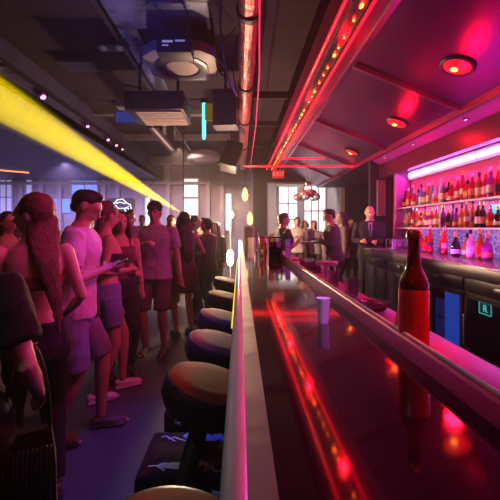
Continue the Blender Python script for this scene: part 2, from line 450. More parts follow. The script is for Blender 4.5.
# ceiling bars on the main ceiling and cross beams in the room
for y in (6.6, 8.4, 10.6):
    bx('beam_ceiling', (.28, .9, y, y+.08, 3.88, 4.0), M_dsteel, st=True)
for y, z in ((12.6, 3.72), (9.6, 3.86), (7.6, 3.9)):
    bx('beam_ceiling', (-3.2, -.2, y, y+.16, z, 4.0), mat('beam_pale_violet', (.11,.09,.11), .6), st=True)
bx('trim_4', (-1.64, -1.58, -1, 12.6, 3.93, 4.0), M_dsteel, st=True)

# windows of the far wall
def window(n, px0, px1, py0, py1, glass, Y=14.55, cols=1, rows=2, shelf=None):
    x0, x1, z1, z0 = ax(px0, Y), ax(px1, Y), az(py0, Y), az(py1, Y)
    bm = bmesh.new(); t = .05
    box(bm, x0-t, x0, Y-.1, Y, z0-t, z1+t); box(bm, x1, x1+t, Y-.1, Y, z0-t, z1+t)
    box(bm, x0, x1, Y-.1, Y, z1, z1+t); box(bm, x0, x1, Y-.1, Y, z0-t, z0)
    for i in range(1, cols): xx = x0+(x1-x0)*i/cols; box(bm, xx-.02, xx+.02, Y-.07, Y, z0, z1)
    for i in range(1, rows): zz = z0+(z1-z0)*i/rows; box(bm, x0, x1, Y-.07, Y, zz-.02, zz+.02)
    f = struct('window_%d' % n, bm, M_frame, smooth=False)
    g = bx('pane', (x0, x1, Y-.03, Y-.01, z0, z1), glass, f)
    return f
M_dayblue = mat('daylit_glass_blue', (.5,.5,.8), .4, emit=(.36,.34,.62), es=.55)
window(1, 1, 13, 176, 240, M_dayblue, cols=2, rows=3)
window(2, 27, 33, 176, 240, M_dayblue)
window(3, 72, 98, 181, 203, M_blue, cols=2)
window(4, 146, 150, 198, 228, M_dayb)
window(5, 184, 198, 199, 232, M_dayb, rows=2)
window(6, 184, 198, 179, 197, M_day, rows=1)
window(7, 226, 231, 194, 230, M_dayb)
window(8, 279, 297, 187, 236, M_day, Y=14.5, cols=2, rows=3)
window(9, 304, 325, 186, 236, M_day, Y=14.5, cols=3, rows=2)
bx('window_10', (-7.9, -7.05, 14.5, 14.6, az(213,14.5), az(199,14.5)), M_blue, st=True)
for i, px in enumerate((22, 42, 60, 104, 118, 168, 208, 222)):
    x = ax(px, 14.5); bx('column_wall', (x-.09, x+.09, 14.4, 14.6, 0, 3.4 if x < -3.2 else 4.), M_frame, st=True)
bx('trim_5', (-10.6, 0.4, 14.42, 14.6, 3.2, 3.32), M_frame, st=True)

# ------------------------------------------------------------------ the bar
bar = thing('bar_counter', 'long dark red glossy bar counter with steel front edge and raised inner lip', 'bar counter', (.2, 3.4, 0))
def bpart(name, d, m, par=bar, **k):
    bm = bmesh.new(); box(bm, *d, bev=k.pop('bev', 0))
    o = obj(name, bm, m, par, **k); o.matrix_parent_inverse = Matrix.Translation((-.2,-3.4,0)); return o
BY0, BY1 = -1.2, 7.8
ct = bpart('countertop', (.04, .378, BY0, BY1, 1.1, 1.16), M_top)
bpart('steel_strip', (.005, .0415, BY0, BY1, 1.09, 1.161), mat('strip_steel', (.17,.15,.18), .5, .2, bump=.2, bscale=6), smooth=False)
bm = bmesh.new(); tube(bm, [(-.004, BY0, 1.147), (-.004, BY1, 1.145)], .019, 20)
o = obj('nosing_rail', bm, M_chrome, bar); o.matrix_parent_inverse = Matrix.Translation((-.2,-3.4,0))
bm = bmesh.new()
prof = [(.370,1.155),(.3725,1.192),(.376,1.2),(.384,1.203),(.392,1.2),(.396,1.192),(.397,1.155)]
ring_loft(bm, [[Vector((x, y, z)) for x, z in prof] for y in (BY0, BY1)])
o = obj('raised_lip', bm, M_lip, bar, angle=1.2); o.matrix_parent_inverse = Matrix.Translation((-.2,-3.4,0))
bm = bmesh.new(); tube(bm, [(.384, BY0, 1.203), (.384, BY1, 1.203)], .0038, 12)
o = obj('lip_inlay', bm, mat('pale_inlay', (.95,.85,.9), .3), bar); o.matrix_parent_inverse = Matrix.Translation((-.2,-3.4,0))  # pale tube imitates the reflected highlight running along the lip
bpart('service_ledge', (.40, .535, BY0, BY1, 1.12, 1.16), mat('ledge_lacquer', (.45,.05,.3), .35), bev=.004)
bpart('front_panel', (.09, .16, BY0, BY1, .0, 1.1), M_walld, smooth=False)
bpart('inner_panel', (.47, .52, BY0, BY1, .0, 1.12), M_dsteel, smooth=False)
bpart('foot_rail_panel', (.06, .09, BY0, BY1, .0, .12), M_steel, smooth=False)
bpart('end_panel', (.09, .52, BY1-.05, BY1, .0, 1.1), M_walld, smooth=False)

# ------------------------------------------------------------------ red led runs of the soffit
t = thing('led_light_track', 'red light track with glowing dots under the soffit beam', 'led light', (1.07, 1.2, 3.4))
def rel(o, t): o.matrix_parent_inverse = Matrix.Translation(-t.location); return o
bm = bmesh.new(); box(bm, .97, 1.03, 1.2, 11.9, 3.37, 3.4); box(bm, 1.1, 1.13, 1.2, 11.9, 3.37, 3.4); rel(obj('track_channel', bm, M_dsteel, t, smooth=False), t)
first = None
y = 1.45; k = 0
while y < 11.8:
    if first is None:
        bm = bmesh.new(); ellipsoid(bm, (0,0,0), (.0125,.022,.01), 10); first = obj('led_bulb', bm, M_reddot, t); o = first
    else:
        o = first.copy(); COL.objects.link(o)
    o.location = Vector((1.065, y, 3.385)) - t.location
    k += 1
    if k % 4 == 0: o.scale = (1.35, 1.6, 1.2)
    else: o.scale = (.8,.8,.8)
    y += (.16 if k % 3 else .3) + .1*random.random()
for x0, x1, z, lab, nm in ((.895,.915,3.392,'slim red neon line along the room edge of the soffit beam','neon_strip'),
                           (1.145,1.165,3.392,'slim red neon line beside the dotted light track','neon_strip')):
    bm = bmesh.new(); tube(bm, [((x0+x1)/2, 1.2, z), ((x0+x1)/2, 11.9, z)], .015 if x0 < 1 else .016, 8); tag(obj(nm, bm, M_redneon), lab, 'neon light')
bm = bmesh.new(); tube(bm, [(.97,8.37,3.09),(2.02,8.37,3.09)], .014, 8); tag(obj('neon_strip', bm, M_redneon), 'short upper red neon line across the bar ceiling under the sloping panels', 'neon light')
bm = bmesh.new(); tube(bm, [(.1,8.0,2.84),(2.58,8.0,2.84)], .018, 8); tag(obj('neon_strip', bm, M_redneon), 'long lower red neon line hung level across the bar before the opening', 'neon light')
bm = bmesh.new(); tube(bm, [(.163,2.9,3.36),(.2,3.6,3.36),(.243,4.37,3.36),(.3,6.65,3.36),(.33,11.9,3.36)], .008, 8); tag(obj('neon_strip', bm, mat('red_neon_dim', (.4,0,.05), .3, emit=(.9,.02,.12), es=1.2)), 'thin red neon line hanging beside the crinkled duct', 'neon light')

# crinkled duct
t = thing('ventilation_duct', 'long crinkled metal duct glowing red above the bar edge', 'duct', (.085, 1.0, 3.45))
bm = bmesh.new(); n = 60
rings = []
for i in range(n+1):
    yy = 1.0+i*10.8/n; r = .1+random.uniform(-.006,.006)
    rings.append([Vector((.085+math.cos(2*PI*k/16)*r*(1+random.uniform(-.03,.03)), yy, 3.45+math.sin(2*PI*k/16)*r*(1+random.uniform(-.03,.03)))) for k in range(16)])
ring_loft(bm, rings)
rel(obj('duct_skin', bm, mat('crinkled_foil', (.55,.04,.07), .36, .8, bump=1., bscale=14, col2=(.22,.15,.14), vscale=11), t, angle=.3), t)  # red light is mottled into the foil's base colour
for yy in (3.2, 4.9, 6.5, 8.6):
    bm = bmesh.new(); tube(bm, [(.085,yy,3.45),(.085,yy+.07,3.45)], .118, 18, round_ends=False); box(bm, .075,.095,yy+.02,yy+.05,3.55,4.0); rel(obj('strap', bm, M_black, t, angle=.5), t)

# downlights in the sloping ceiling
RS = Matrix.Rotation(math.atan(.414), 4, 'Y')
for i, (x, y, lab) in enumerate(((2.166, 3.48, 'round red ceiling light in the large panel, closest over the bar top'),
                                 (2.313, 5.16, 'round red ceiling light in the second panel, further along the bar'),
                                 (2.3, 7.2, 'small round red ceiling light in the panel by the partition'))):
    t = thing('ceiling_light', lab, 'ceiling light', (x, y, slope_z(x)), 0, 'red downlights over the bar aisle')
    t.rotation_euler = RS.to_euler()
    bm = bmesh.new(); lathe(bm, [(.16,0.),(.165,-.02),(.15,-.032),(.135,-.03),(.13,-.015),(.13,0)], seg=32); obj('trim_ring', bm, M_dsteel, t)
    bm = bmesh.new(); lathe(bm, [(.13,-.002),(.128,-.02),(.09,-.034),(.04,-.04),(0,-.041)], seg=28); obj('lens', bm, mat('red_lens', (.7,.02,.03), .3, emit=(1.,.004,.02), es=.8), t)
    bm = bmesh.new(); ellipsoid(bm, (-.01,.02,-.042), (.035,.035,.014), 14); obj('bulb', bm, mat('hot_bulb', (1,.5,.2), .3, emit=(1.,.3,.04), es=7), t)
def light(name, kind, loc, energy, col, rot=None, size=.3, target=None, spot=None, blend=.5, sy=None, spread=None):
    l = bpy.data.lights.new(name, kind); l.energy = energy; l.color = col
    if kind == 'AREA':
        l.size = size
        if sy: l.shape = 'RECTANGLE'; l.size_y = sy
        if spread: l.spread = spread
    else: l.shadow_soft_size = size
    if kind == 'SPOT': l.spot_size = spot or 1.; l.spot_blend = blend
    o = bpy.data.objects.new(name, l); COL.objects.link(o); o.location = loc
    if target is not None: o.rotation_euler = (Vector(target)-Vector(loc)).to_track_quat('-Z','Y').to_euler()
    return o
for (x, y) in ((2.12,3.48),(2.26,5.16),(2.2,1.0)):
    light('red_downlight', 'POINT', (x, y, slope_z(x)-.3), 22, (1,.003,.018), size=.07)

for i, (x, y) in enumerate(((2.78,2.9),(2.78,4.3),(2.78,5.6),(2.78,6.7))):
    zz = 2.84-(x-2.66)*.53
    t = thing('ceiling_spot', 'tiny lilac recessed spot in the magenta edge soffit, %s from the open side' % ['first','second','third','fourth'][i], 'ceiling light', (x, y, zz), 0, 'lilac spots in the edge soffit')
    bm = bmesh.new(); lathe(bm, [(.045,.01),(.045,-.012),(.03,-.014),(.03,-.004)], seg=18); obj('trim_ring', bm, M_steel, t)
    bm = bmesh.new(); lathe(bm, [(0,-.008),(.029,-.006),(.029,.004)], seg=14); obj('lens', bm, mat('lilac_lens', (.9,.6,1), .3, emit=(.9,.5,1.), es=3), t)
    light('lilac_spot', 'SPOT', (x, y, zz-.03), 24, (1.,.12,.8), size=.03, target=(.5,y-1.1,1.15), spot=1.0, blend=.8)
# exit sign
t = thing('exit_sign', 'red lit exit sign hanging above the opening at its pillar end', 'sign', (1.28,11.7,3.2))
bm = bmesh.new(); box(bm, 1.08,1.48,11.66,11.72,3.08,3.34, bev=.01); rel(obj('sign_box', bm, mat('exit_red', (.6,.02,.03), .4, emit=(1.,.01,.02), es=.32), t), t)
bm = bmesh.new(); box(bm, 1.27,1.29,11.68,11.7,3.34,3.5); rel(obj('hanging_rod', bm, M_black, t, smooth=False), t)
def text(s, size, m, parent, loc, rot, name='lettering', depth=.002):
    c = bpy.data.curves.new(name, 'FONT'); c.body = s; c.size = size; c.extrude = depth; c.align_x = 'CENTER'; c.align_y = 'CENTER'
    o = bpy.data.objects.new(name, c); COL.objects.link(o)
    dg = bpy.context.evaluated_depsgraph_get(); me = bpy.data.meshes.new_from_object(o.evaluated_get(dg))
    bpy.data.objects.remove(o); me.materials.clear(); me.materials.append(m)
    o = bpy.data.objects.new(name, me); COL.objects.link(o); o.parent = parent; o.location = loc; o.rotation_euler = rot
    return o
text('EXIT', .19, mat('exit_letter', (.9,.4,.4), .4, emit=(1.,.4,.4), es=.5), t, Vector((1.28,11.652,3.21))-t.location, (PI/2,0,0))

# ------------------------------------------------------------------ ceiling gear of the left room
t = thing('air_conditioner', 'eight-sided grey ceiling air unit with a round dark intake ring', 'air conditioner', (-.8, 4.85, 3.65))
bm = bmesh.new()
oct_ = [(-.48,-.3),(-.3,-.46),(.3,-.46),(.48,-.3),(.48,.3),(.3,.46),(-.3,.46),(-.48,.3)]
ring_loft(bm, [[Vector((a*s, b*s, z)) for a, b in oct_] for z, s in ((0,.86),(.02,.98),(.1,1.),(.14,1.))]); obj('fascia_panel', bm, mat('ac_grey', (.2,.17,.18), .5), t, angle=.4)
bm = bmesh.new(); box(bm, -.4,.4,-.38,.38,.12,.35); obj('casing', bm, M_black, t, smooth=False)
bm = bmesh.new(); lathe(bm, [(.22,.01),(.24,-.02),(.33,-.028),(.37,-.015),(.37,.01)], seg=36); obj('intake_ring', bm, mat('ring_dark', (.03,.02,.03), .3), t)
bm = bmesh.new(); lathe(bm, [(0,-.012),(.14,-.014),(.22,-.008),(.22,.01)], seg=32); obj('intake_grille', bm, mat('ac_grille', (.22,.18,.17), .5, .3), t)

t = thing('amplifier_box', 'small black box hung on rods in front of the grey air unit', 'box', (-.76, 4.05, 3.45))
bm = bmesh.new(); box(bm, -.2,.2,-.05,.2,0,.26, bev=.01); obj('casing', bm, M_black, t)
for s in (-.15,.15):
    bm = bmesh.new(); box(bm, s-.01,s+.01,.06,.08,.25,.56); obj('rod', bm, M_dsteel, t, smooth=False)
bm = bmesh.new(); box(bm, -.13,-.01,-.054,-.049,.11,.135); box(bm, .02,.13,-.054,-.049,.12,.14); box(bm, -.13,-.06,-.054,-.049,.07,.085); obj('display', bm, mat('pale_display', (.3,.3,.4), .4, emit=(.45,.45,.7), es=.35), t, smooth=False)

t = thing('projector', 'wide black box with a louvred grey underside hung from the ceiling', 'projector', (-1.28, 5.2, 3.18))
bm = bmesh.new(); box(bm, -.44,.44,0,.8,0.02,.3, bev=.012); obj('casing', bm, M_black, t)
bm = bmesh.new()
for i in range(9): box(bm, -.3,.4,.06+i*.08,.11+i*.08,-.004,.022)
obj('louvres', bm, mat('louvre_grey', (.4,.33,.3), .5), t, smooth=False)
for s in (-.3,.3):
    bm = bmesh.new(); box(bm, s-.02,s+.02,.3,.34,.3,.82); obj('hanger', bm, M_black, t, smooth=False)

t = thing('ceiling_track', 'dark metal rail running away below the black ceiling box', 'rail', (-1.5, 5.6, 3.16))
bm = bmesh.new(); box(bm, -.1,-.06,.45,2.4,0,.05); box(bm, .02,.06,.45,2.4,0,.05); obj('rail', bm, M_dsteel, t, smooth=False)
for yy in (.9, 2.0):
    bm = bmesh.new(); box(bm, -.1,.06,yy,yy+.03,.05,.84); obj('hanger', bm, M_black, t, smooth=False)
bm = bmesh.new(); box(bm, -.05,.01,.5,2.3,.01,.03); obj('reflector', bm, mat('reflector_tan', (.5,.4,.35), .4, .5), t, smooth=False)

t = thing('ceiling_vent', 'round ceiling vent with a pale inner disc near the far end', 'vent', (-1.26, 12.0, 3.72))
bm = bmesh.new(); lathe(bm, [(.52,.28),(.56,.2),(.56,.05),(.5,0),(.42,0),(.4,.05),(.4,.28)], seg=36); obj('vent_ring', bm, M_frame, t)
bm = bmesh.new(); lathe(bm, [(0,.03),(.3,.02),(.4,.06),(.4,.1)], seg=32); obj('vent_disc', bm, mat('vent_pale', (.5,.42,.38), .5), t)

t = thing('loudspeaker', 'black loudspeaker tilted down beside the crinkled duct', 'loudspeaker', (-.17, 7.0, 2.85))
M_ = Matrix.Rotation(-.35, 4, 'X') @ Matrix.Rotation(.28, 4, 'Y')
bm = bmesh.new(); box(bm, -.17,.17,-.16,.16,-.28,.28, M=M_, bev=.015); obj('cabinet', bm, M_black, t)
bm = bmesh.new(); box(bm, -.15,.15,-.17,-.161,-.25,.25, M=M_); obj('grille', bm, mat('speaker_grille', (.035,.035,.04), .4, .4), t, smooth=False)
bm = bmesh.new(); box(bm, -.02,.02,.05,.09,.2,1.15); obj('bracket', bm, M_black, t, smooth=False)
t = thing('loudspeaker', 'large black loudspeaker with angled sides hung just before the crinkled duct', 'loudspeaker', (-.24, 5.75, 3.32))
bm = bmesh.new()
ring_loft(bm, [[Vector((a, b, z)) for a, b in ((-.2,-.14),(.18,-.18),(.22,.16),(-.16,.2))] for z in (-.24,.0,.34)]); obj('cabinet', bm, mat('speaker_navy', (.03,.03,.07), .35), t, angle=.3)
bm = bmesh.new(); box(bm, -.02,.02,-.02,.02,.33,.68); obj('bracket', bm, M_black, t, smooth=False)

t = thing('ceiling_drum', 'round black drum fixture at the ceiling over the room', 'fixture', (-.4, 3.0, 3.5))
bm = bmesh.new(); lathe(bm, [(0,0),(.2,.0),(.27,.05),(.28,.2),(.2,.3),(.06,.32),(.06,.5)], seg=32); obj('drum', bm, M_black, t)
bm = bmesh.new(); box(bm, -.1,.1,-.12,.12,.42,.5); obj('mounting_plate', bm, M_dsteel, t, smooth=False)

t = thing('lighting_bracket', 'angled steel bracket with hanging cables beside the duct', 'bracket', (-.2, 4.4, 3.4))
pts = [(-.05,0,.6),(-.02,0,.3),(.04,0,-.05),(.16,.05,-.28)]
bm = bmesh.new(); tube(bm, pts, .014, 8); obj('arm', bm, M_steel, t)
bm = bmesh.new(); tube(bm, [(.14,.0,.55),(-.06,.0,.3),(-.05,.05,.02),(.14,.05,-.24)], .009, 8); obj('cable', bm, M_black, t)
bm = bmesh.new(); tube(bm, [(-.12,.0,.2),(.02,.02,.06),(.05,.05,-.12)], .012, 8); obj('strut', bm, M_steel, t)
bm = bmesh.new(); tube(bm, [(.2,.1,.55),(.1,.06,.1),(.17,.1,-.3),(.22,.1,-.34)], .008, 8); obj('cable', bm, M_black, t)

t = thing('neon_tube', 'short glowing cyan tube hanging upright from the ceiling', 'neon light', (-.72, 7.0, 3.24))
bm = bmesh.new(); tube(bm, [(0,0,0),(0,0,.7)], .035, 12); obj('tube', bm, M_cyan, t)
bm = bmesh.new(); box(bm, -.06,.06,-.05,.05,.68,.78); obj('holder', bm, M_black, t, smooth=False)
bm = bmesh.new(); box(bm, -.7,-.42,6.94,6.98,3.56,3.9); tag(obj('gel_panel', bm, mat('gel_yellow_green', (.45,.5,.05), .4, emit=(.5,.55,.02), es=.12), smooth=False), 'small yellow-green coloured panel beside the cyan tube', 'panel')
# glossy duct lit blue
bm = bmesh.new(); box(bm, -1.56,-.36, 1.2,4.42, 3.95,4.0, bev=.01); box(bm, -1.56,-1.3, 4.42,6.4, 3.95,4.0, bev=.01); o = obj('ceiling_duct', bm, mat('duct_gloss', (.12,.14,.24), .25, .7, bump=.6, bscale=5)); tag(o, 'flat shiny rectangular duct lit blue across the ceiling', 'duct')
for (x, y, w_, d, lab) in ((-2.45,5.3,.5,.35,'black square vent in the dark ceiling over the crowd'),(-2.2,7.2,.6,.4,'far grey square vent in the dark ceiling before the cross beam'),(-1.95,9.0,.5,.5,'small bluish square vent in the ceiling near the far wall')):
    t = thing('ceiling_vent', lab, 'vent', (x, y, 4.0))
    bm = bmesh.new(); box(bm, -w_/2,w_/2,-d/2,d/2,-.12,0); obj('vent_box', bm, M_black if y < 6 else M_frame, t, smooth=False)
    bm = bmesh.new()
    for i in range(5): box(bm, -w_/2+.03,w_/2-.03,-d/2+.04+i*d/5.5,-d/2+.055+i*d/5.5,-.13,-.12)
    obj('grille', bm, M_steel, t, smooth=False)
t = thing('spot_tray', 'dark tray with two small lamps on the black ceiling', 'ceiling light', (-1.75, 4.8, 3.95))
bm = bmesh.new(); box(bm, -.2,.2,-.1,.1,-.05,.05, bev=.008); obj('tray', bm, M_black, t)
for s in (-.11,.11):
    bm = bmesh.new(); ellipsoid(bm, (s,-.03,-.06), (.05,.05,.03), 12); obj('lamp', bm, mat('dim_lamp', (.2,.17,.16), .3, emit=(.8,.7,.6), es=.04), t)

# rail of small violet spots along the fascia
rail = bx('light_rail', (-3.14,-3.08, 2.2, 9.8, 3.6, 3.64), M_dsteel); tag(rail, 'thin dark rail carrying the small violet spots along the ceiling step', 'rail')
names = ['first','second','third','fourth','fifth','sixth','seventh']
for i, (Y, col, big) in enumerate(((4.45,(1.,.25,.6),1.),(5.5,(.95,.2,1.),1.3),(7.1,(.95,.15,.95),1.),(8.2,(.8,.2,1.),1.),(8.75,(1.,.15,.5),1.),(9.2,(1.,.2,.3),.8),(3.4,(.3,.2,1.),1.))):
    lab = 'small coloured spotlight, %s from the crowd end of the ceiling-step rail' % (names[(i+1) % 7])
    t = thing('spotlight', lab, 'spotlight', (-3.1, Y, 3.5), 0, 'small spots along the ceiling step')
    bm = bmesh.new(); tube(bm, [(0,.02,.0),(0,.14,.05)], [.05,.04], 12); obj('housing', bm, M_black, t)
    bm = bmesh.new(); ellipsoid(bm, (.012,-.01,-.012), (.035*big,.022,.03*big), 10); obj('lens', bm, mat('spot_lens_%d' % i, col, .3, emit=col, es=5.), t)
    bm = bmesh.new(); box(bm, -.008,.008,.06,.08,.04,.12); obj('yoke', bm, M_steel, t, smooth=False)
bm = bmesh.new(); tube(bm, [(-8.4,11.6,3.372),(-7.5,12.4,3.372)], .025, 8); tag(obj('neon_strip', bm, mat('orange_neon', (1,.3,.1), .3, emit=(1.,.3,.12), es=1.5)), 'short orange neon bar on the lower ceiling over the crowd', 'neon light')

# car emblem in neon on the far wall
t = thing('neon_sign', 'white neon sign of a car outline on the far wall', 'sign', (ax(120,14.3),14.3,az(206,14.3)))
ne = mat('white_neon', (.8,.8,.9), .3, emit=(.75,.8,1.), es=1.3)
bm = bmesh.new(); tube(bm, [(-.44,0,-.12),(-.4,0,.05),(-.22,0,.12),(-.1,0,.26),(.12,0,.28),(.28,0,.12),(.42,0,.05),(.46,0,-.1)], .022, 8); obj('outline', bm, ne, t)
bm = bmesh.new(); tube(bm, [(-.16,0,.1),(.0,0,.16),(.2,0,.1)], .016, 8); tube(bm, [(-.34,0,-.04),(-.18,0,.03),(-.06,0,-.1),(.26,0,-.1),(.34,0,-.02)], .016, 8); obj('fender_line', bm, ne, t)
for s in (-1,1):
    bm = bmesh.new(); tube(bm, [(s*.27+.08*math.cos(a*PI/6), 0, -.14+.08*math.sin(a*PI/6)) for a in range(12)], .014, 6); obj('wheel', bm, ne, t)
bm = bmesh.new(); box(bm, -.5,.5,.06,.1,-.26,.34); obj('backing', bm, M_walld, t, smooth=False)

# warm pole lamp, amber pendants
t = thing('pole_lamp', 'slim steel pole with two blazing warm lamps beyond the stools', 'lamp', (-.2, 7.2, 0))
bm = bmesh.new(); lathe(bm, [(.14,0),(.14,.02),(.03,.04),(.018,.06),(.018,1.8),(.0,1.82)], seg=18); obj('pole', bm, M_steel, t)
for z, h in ((1.7,.07),(.82,.16)):
    bm = bmesh.new(); ellipsoid(bm, (0,-.05,z), (.07,.07,h*1.1), 14); obj('bulb', bm, M_warm, t)
light('warm_lamp', 'POINT', (-.2, 7.0, 1.72), 430, (1,.62,.36), size=.06)
light('warm_lamp', 'POINT', (-.2, 7.0, .82), 90, (1,.62,.36), size=.06)
for (px, py, Y, lab) in ((245,194,12.2,'higher amber pendant lamp at the end of the duct'),(250,218,12.5,'lower amber pendant lamp beside the dark pillar')):
    p = at(px, py, Y); t = thing('pendant_lamp', lab, 'lamp', p)
    bm = bmesh.new(); lathe(bm, [(0,-.26),(.08,-.2),(.11,-.04),(.07,.12),(.015,.22)], seg=14); obj('lamp_shade', bm, M_amber, t)
    bm = bmesh.new(); tube(bm, [(0,0,.2),(0,0,4.0-p.z)], .008, 6); obj('cord', bm, M_black, t)

# chandelier of glass globes
t = thing('chandelier', 'cluster of silvery glass globes hanging in front of the opening', 'chandelier', (ax(307,8.2), 8.2, az(196,8.2)))
gl = mat('smoked_globe', (.75,.72,.75), .2, .8)
for i in range(10):
    a = i*2*PI/10; r = .23 if i % 2 else .14; z = (-.03 if i % 2 else .06)
    bm = bmesh.new(); ellipsoid(bm, (r*math.cos(a), r*math.sin(a), z), (.095,.095,.09), 14); tube(bm, [(r*math.cos(a),r*math.sin(a),z+.05),(r*.3*math.cos(a),r*.3*math.sin(a),.3)], .006, 6); obj('globe', bm, gl, t)
bm = bmesh.new(); tube(bm, [(0,0,.28),(0,0,3.07-t.location.z+.05)], .012, 8); lathe(bm, [(.07,.26),(.08,.3),(.02,.34)], seg=16); obj('stem', bm, M_steel, t)

t = thing('ceiling_screen', 'small blue glowing screen hung under the ceiling before the round vent', 'screen', (-2.25, 7.0, 3.52))
bm = bmesh.new(); box(bm, -.26,.26,0,.05,0,.26, bev=.005); obj('casing', bm, M_black, t)
bm = bmesh.new(); box(bm, -.24,.24,-.004,0,.02,.24); obj('display', bm, mat('dim_blue_display', (.02,.04,.2), .3, emit=(.06,.1,.6), es=.3), t, smooth=False)
bm = bmesh.new(); box(bm, -.01,.01,.01,.03,.26,.48); obj('rod', bm, M_black, t, smooth=False)
bm = bmesh.new(); tube(bm, [(-.0235, 1.05, 1.148), (-.0235, 3.25, 1.148)], .0035, 8); tag(obj('edge_light', bm, mat('yellow_edge_glow', (.9,.7,.05), .3, emit=(1.,.72,.03), es=1.)), 'thin yellow glowing line along the outer edge of the bar', 'edge light')  # emissive line imitates the yellow beam's reflection on the bar edge
# ------------------------------------------------------------------ bar stools
TILT = Matrix.Translation((0,0,.7)) @ Matrix.Rotation(R_(15), 4, 'Y') @ Matrix.Translation((0,0,-.7))
def make_stool():
    t = thing('bar_stool', '', 'bar stool')
    bm = bmesh.new(); lathe(bm, [(.02,.66),(.12,.663),(.18,.68),(.2,.72),(.2,.765),(.19,.788),(.18,.792)], seg=36, M=TILT); obj('seat_shell', bm, mat('stool_navy', (.012,.012,.024), .3), t)
    bm = bmesh.new(); lathe(bm, [(.18,.782),(.182,.79),(.168,.798),(.1,.802),(0,.803)], seg=36, M=TILT); obj('seat_pad', bm, mat('stool_leather', (.2,.04,.03), .65, spec=.08, var=.15, vscale=6, bump=.1, bscale=30), t)
    bm = bmesh.new(); tube(bm, [(0,0,.69),(-.07,-.17,.47),(-.16,-.24,.06)], [.04,.035,.03], 12); obj('leg', bm, M_black, t)
    bm = bmesh.new(); lathe(bm, [(.075,0),(.075,.02),(.04,.05),(.028,.1)], c=(-.16,-.24,0), seg=18); obj('foot_plate', bm, M_black, t)
    return t
stool = make_stool()
labs = ['brown-topped bar stool closest to the printed black ottoman, cut off below', 'tan and black round bar stool standing over the printed black ottoman',
 'round bar stool just beyond the one over the ottoman', 'third round stool after the ottoman along the bar front', 'fourth round stool after the ottoman, beside the walkway', 'round stool nearest the pole lamp, last of the row']
for i, (px, Y) in enumerate(((173,.70),(206,1.5),(217,2.02),(222,2.58),(225.5,3.35),(228,4.3))):
    o = stool if i == 0 else copy_tree(stool)
    o.location = (ax(px, Y), Y, 0); o['label'] = labs[i]; o['group'] = 'round stools along the bar front'; o['category'] = 'bar stool'

def ottoman(x0, x1, y0, y1, h, lab, n):
    t = thing('ottoman', lab, 'ottoman', ((x0+x1)/2, (y0+y1)/2, 0), 0, 'printed black ottomans')
    a, b = (x1-x0)/2, (y1-y0)/2
    bm = bmesh.new(); box(bm, -a,a,-b,b,0,h, bev=.03); obj('cushion', bm, mat('black_vinyl', (.012,.012,.03), .22, bump=.2, bscale=12), t)
    random.seed(n); pm = mat('white_print', (.6,.6,.85), .4)
    bm = bmesh.new()
    for row in range(2):
        yy = -b+.07+row*(2*b-.14)
        for k in range(9):
            xx = -a+.06+k*(2*a-.12)/8.5
            tube(bm, [(xx+random.uniform(-.02,.02), yy+random.uniform(-.025,.025), h+.0005), (xx+random.uniform(.0,.05), yy+random.uniform(-.03,.03), h+.001), (xx+random.uniform(.02,.08), yy+random.uniform(-.025,.025), h+.0005)], random.choice((.004,.009,.016)), 6, flat=.15)
            zz = h*.86-row*.2
            tube(bm, [(xx+random.uniform(-.02,.02), -b-.0006, zz+random.uniform(-.02,.02)), (xx+random.uniform(.0,.05), -b-.001, zz+random.uniform(-.025,.025)), (xx+random.uniform(.03,.08), -b-.0006, zz+random.uniform(-.02,.02))], random.choice((.007,.01,.014)), 6, flat=.15)
    obj('printed_pattern', bm, pm, t)
ottoman(-.43,.04,1.39,1.73,.45,'black ottoman with white scribbled print under the second bar stool',3)
ottoman(-.42,.04,1.90,2.15,.45,'black printed ottoman behind the one under the second stool',4)

# ------------------------------------------------------------------ things on the bar
def glassmat(name, col, rough=.05, trans=.85, **k): return mat(name, col, rough, trans=trans, ior=1.45, **k)
# beer bottle
t = thing('beer_bottle', 'tall red-lit brown glass beer bottle standing behind the bar lip', 'bottle', (.412, .83, 1.16))
bm = bmesh.new()
lathe(bm, [(.0,.004),(.026,.0),(.0325,.006),(.033,.02),(.033,.148),(.0322,.158),(.028,.172),(.0195,.188),(.0155,.202),(.0138,.225),(.013,.262),(.0152,.264),(.0155,.272),(.0135,.275),(.0,.275)], seg=40)
obj('glass_body', bm, mat('bottle_red_brown', (.22,.008,.012), .06, trans=.4, coat=.3), t)
bm = bmesh.new(); lathe(bm, [(.0336,.022),(.0336,.144),(.0332,.145),(.0332,.021)], seg=40); obj('label', bm, mat('bottle_label_red', (.8,.02,.02), .25), t)
bm = bmesh.new(); lathe(bm, [(.0145,.262),(.0172,.264),(.0168,.278),(.012,.284),(0,.285)], seg=28); obj('bottle_cap', bm, mat('cap_gold_red', (.5,.12,.1), .3, .7), t)
# upside-down glass behind
bm = bmesh.new(); lathe(bm, [(.0,.094),(.026,.095),(.029,.09),(.0405,.002),(.0405,0),(.0385,0),(.0385,.003),(.027,.086),(0,.088)], seg=32)
tag(obj('tumbler', bm, glassmat('glass_rose', (.95,.6,.75)), loc=(.456,.94,1.16)), 'upturned clear tumbler just behind the beer bottle', 'glass')
# glass bowl
t = thing('glass_bowl', 'low round glass bowl on the service ledge beyond the beer bottle', 'bowl', (.468,1.22,1.16))
bm = bmesh.new(); lathe(bm, [(0,.004),(.03,0),(.04,.008),(.05,.025),(.053,.032),(.049,.032),(.038,.013),(.028,.008),(0,.009)], seg=32); obj('bowl', bm, glassmat('glass_mauve', (.9,.5,.75)), t)
bm = bmesh.new(); 
for k in range(7): ellipsoid(bm, (.022*math.cos(k*.9), .022*math.sin(k*.9), .022+.003*(k%3)), (.011,.009,.007), 8)
obj('garnish', bm, mat('garnish_dark', (.15,.03,.08), .4), t)
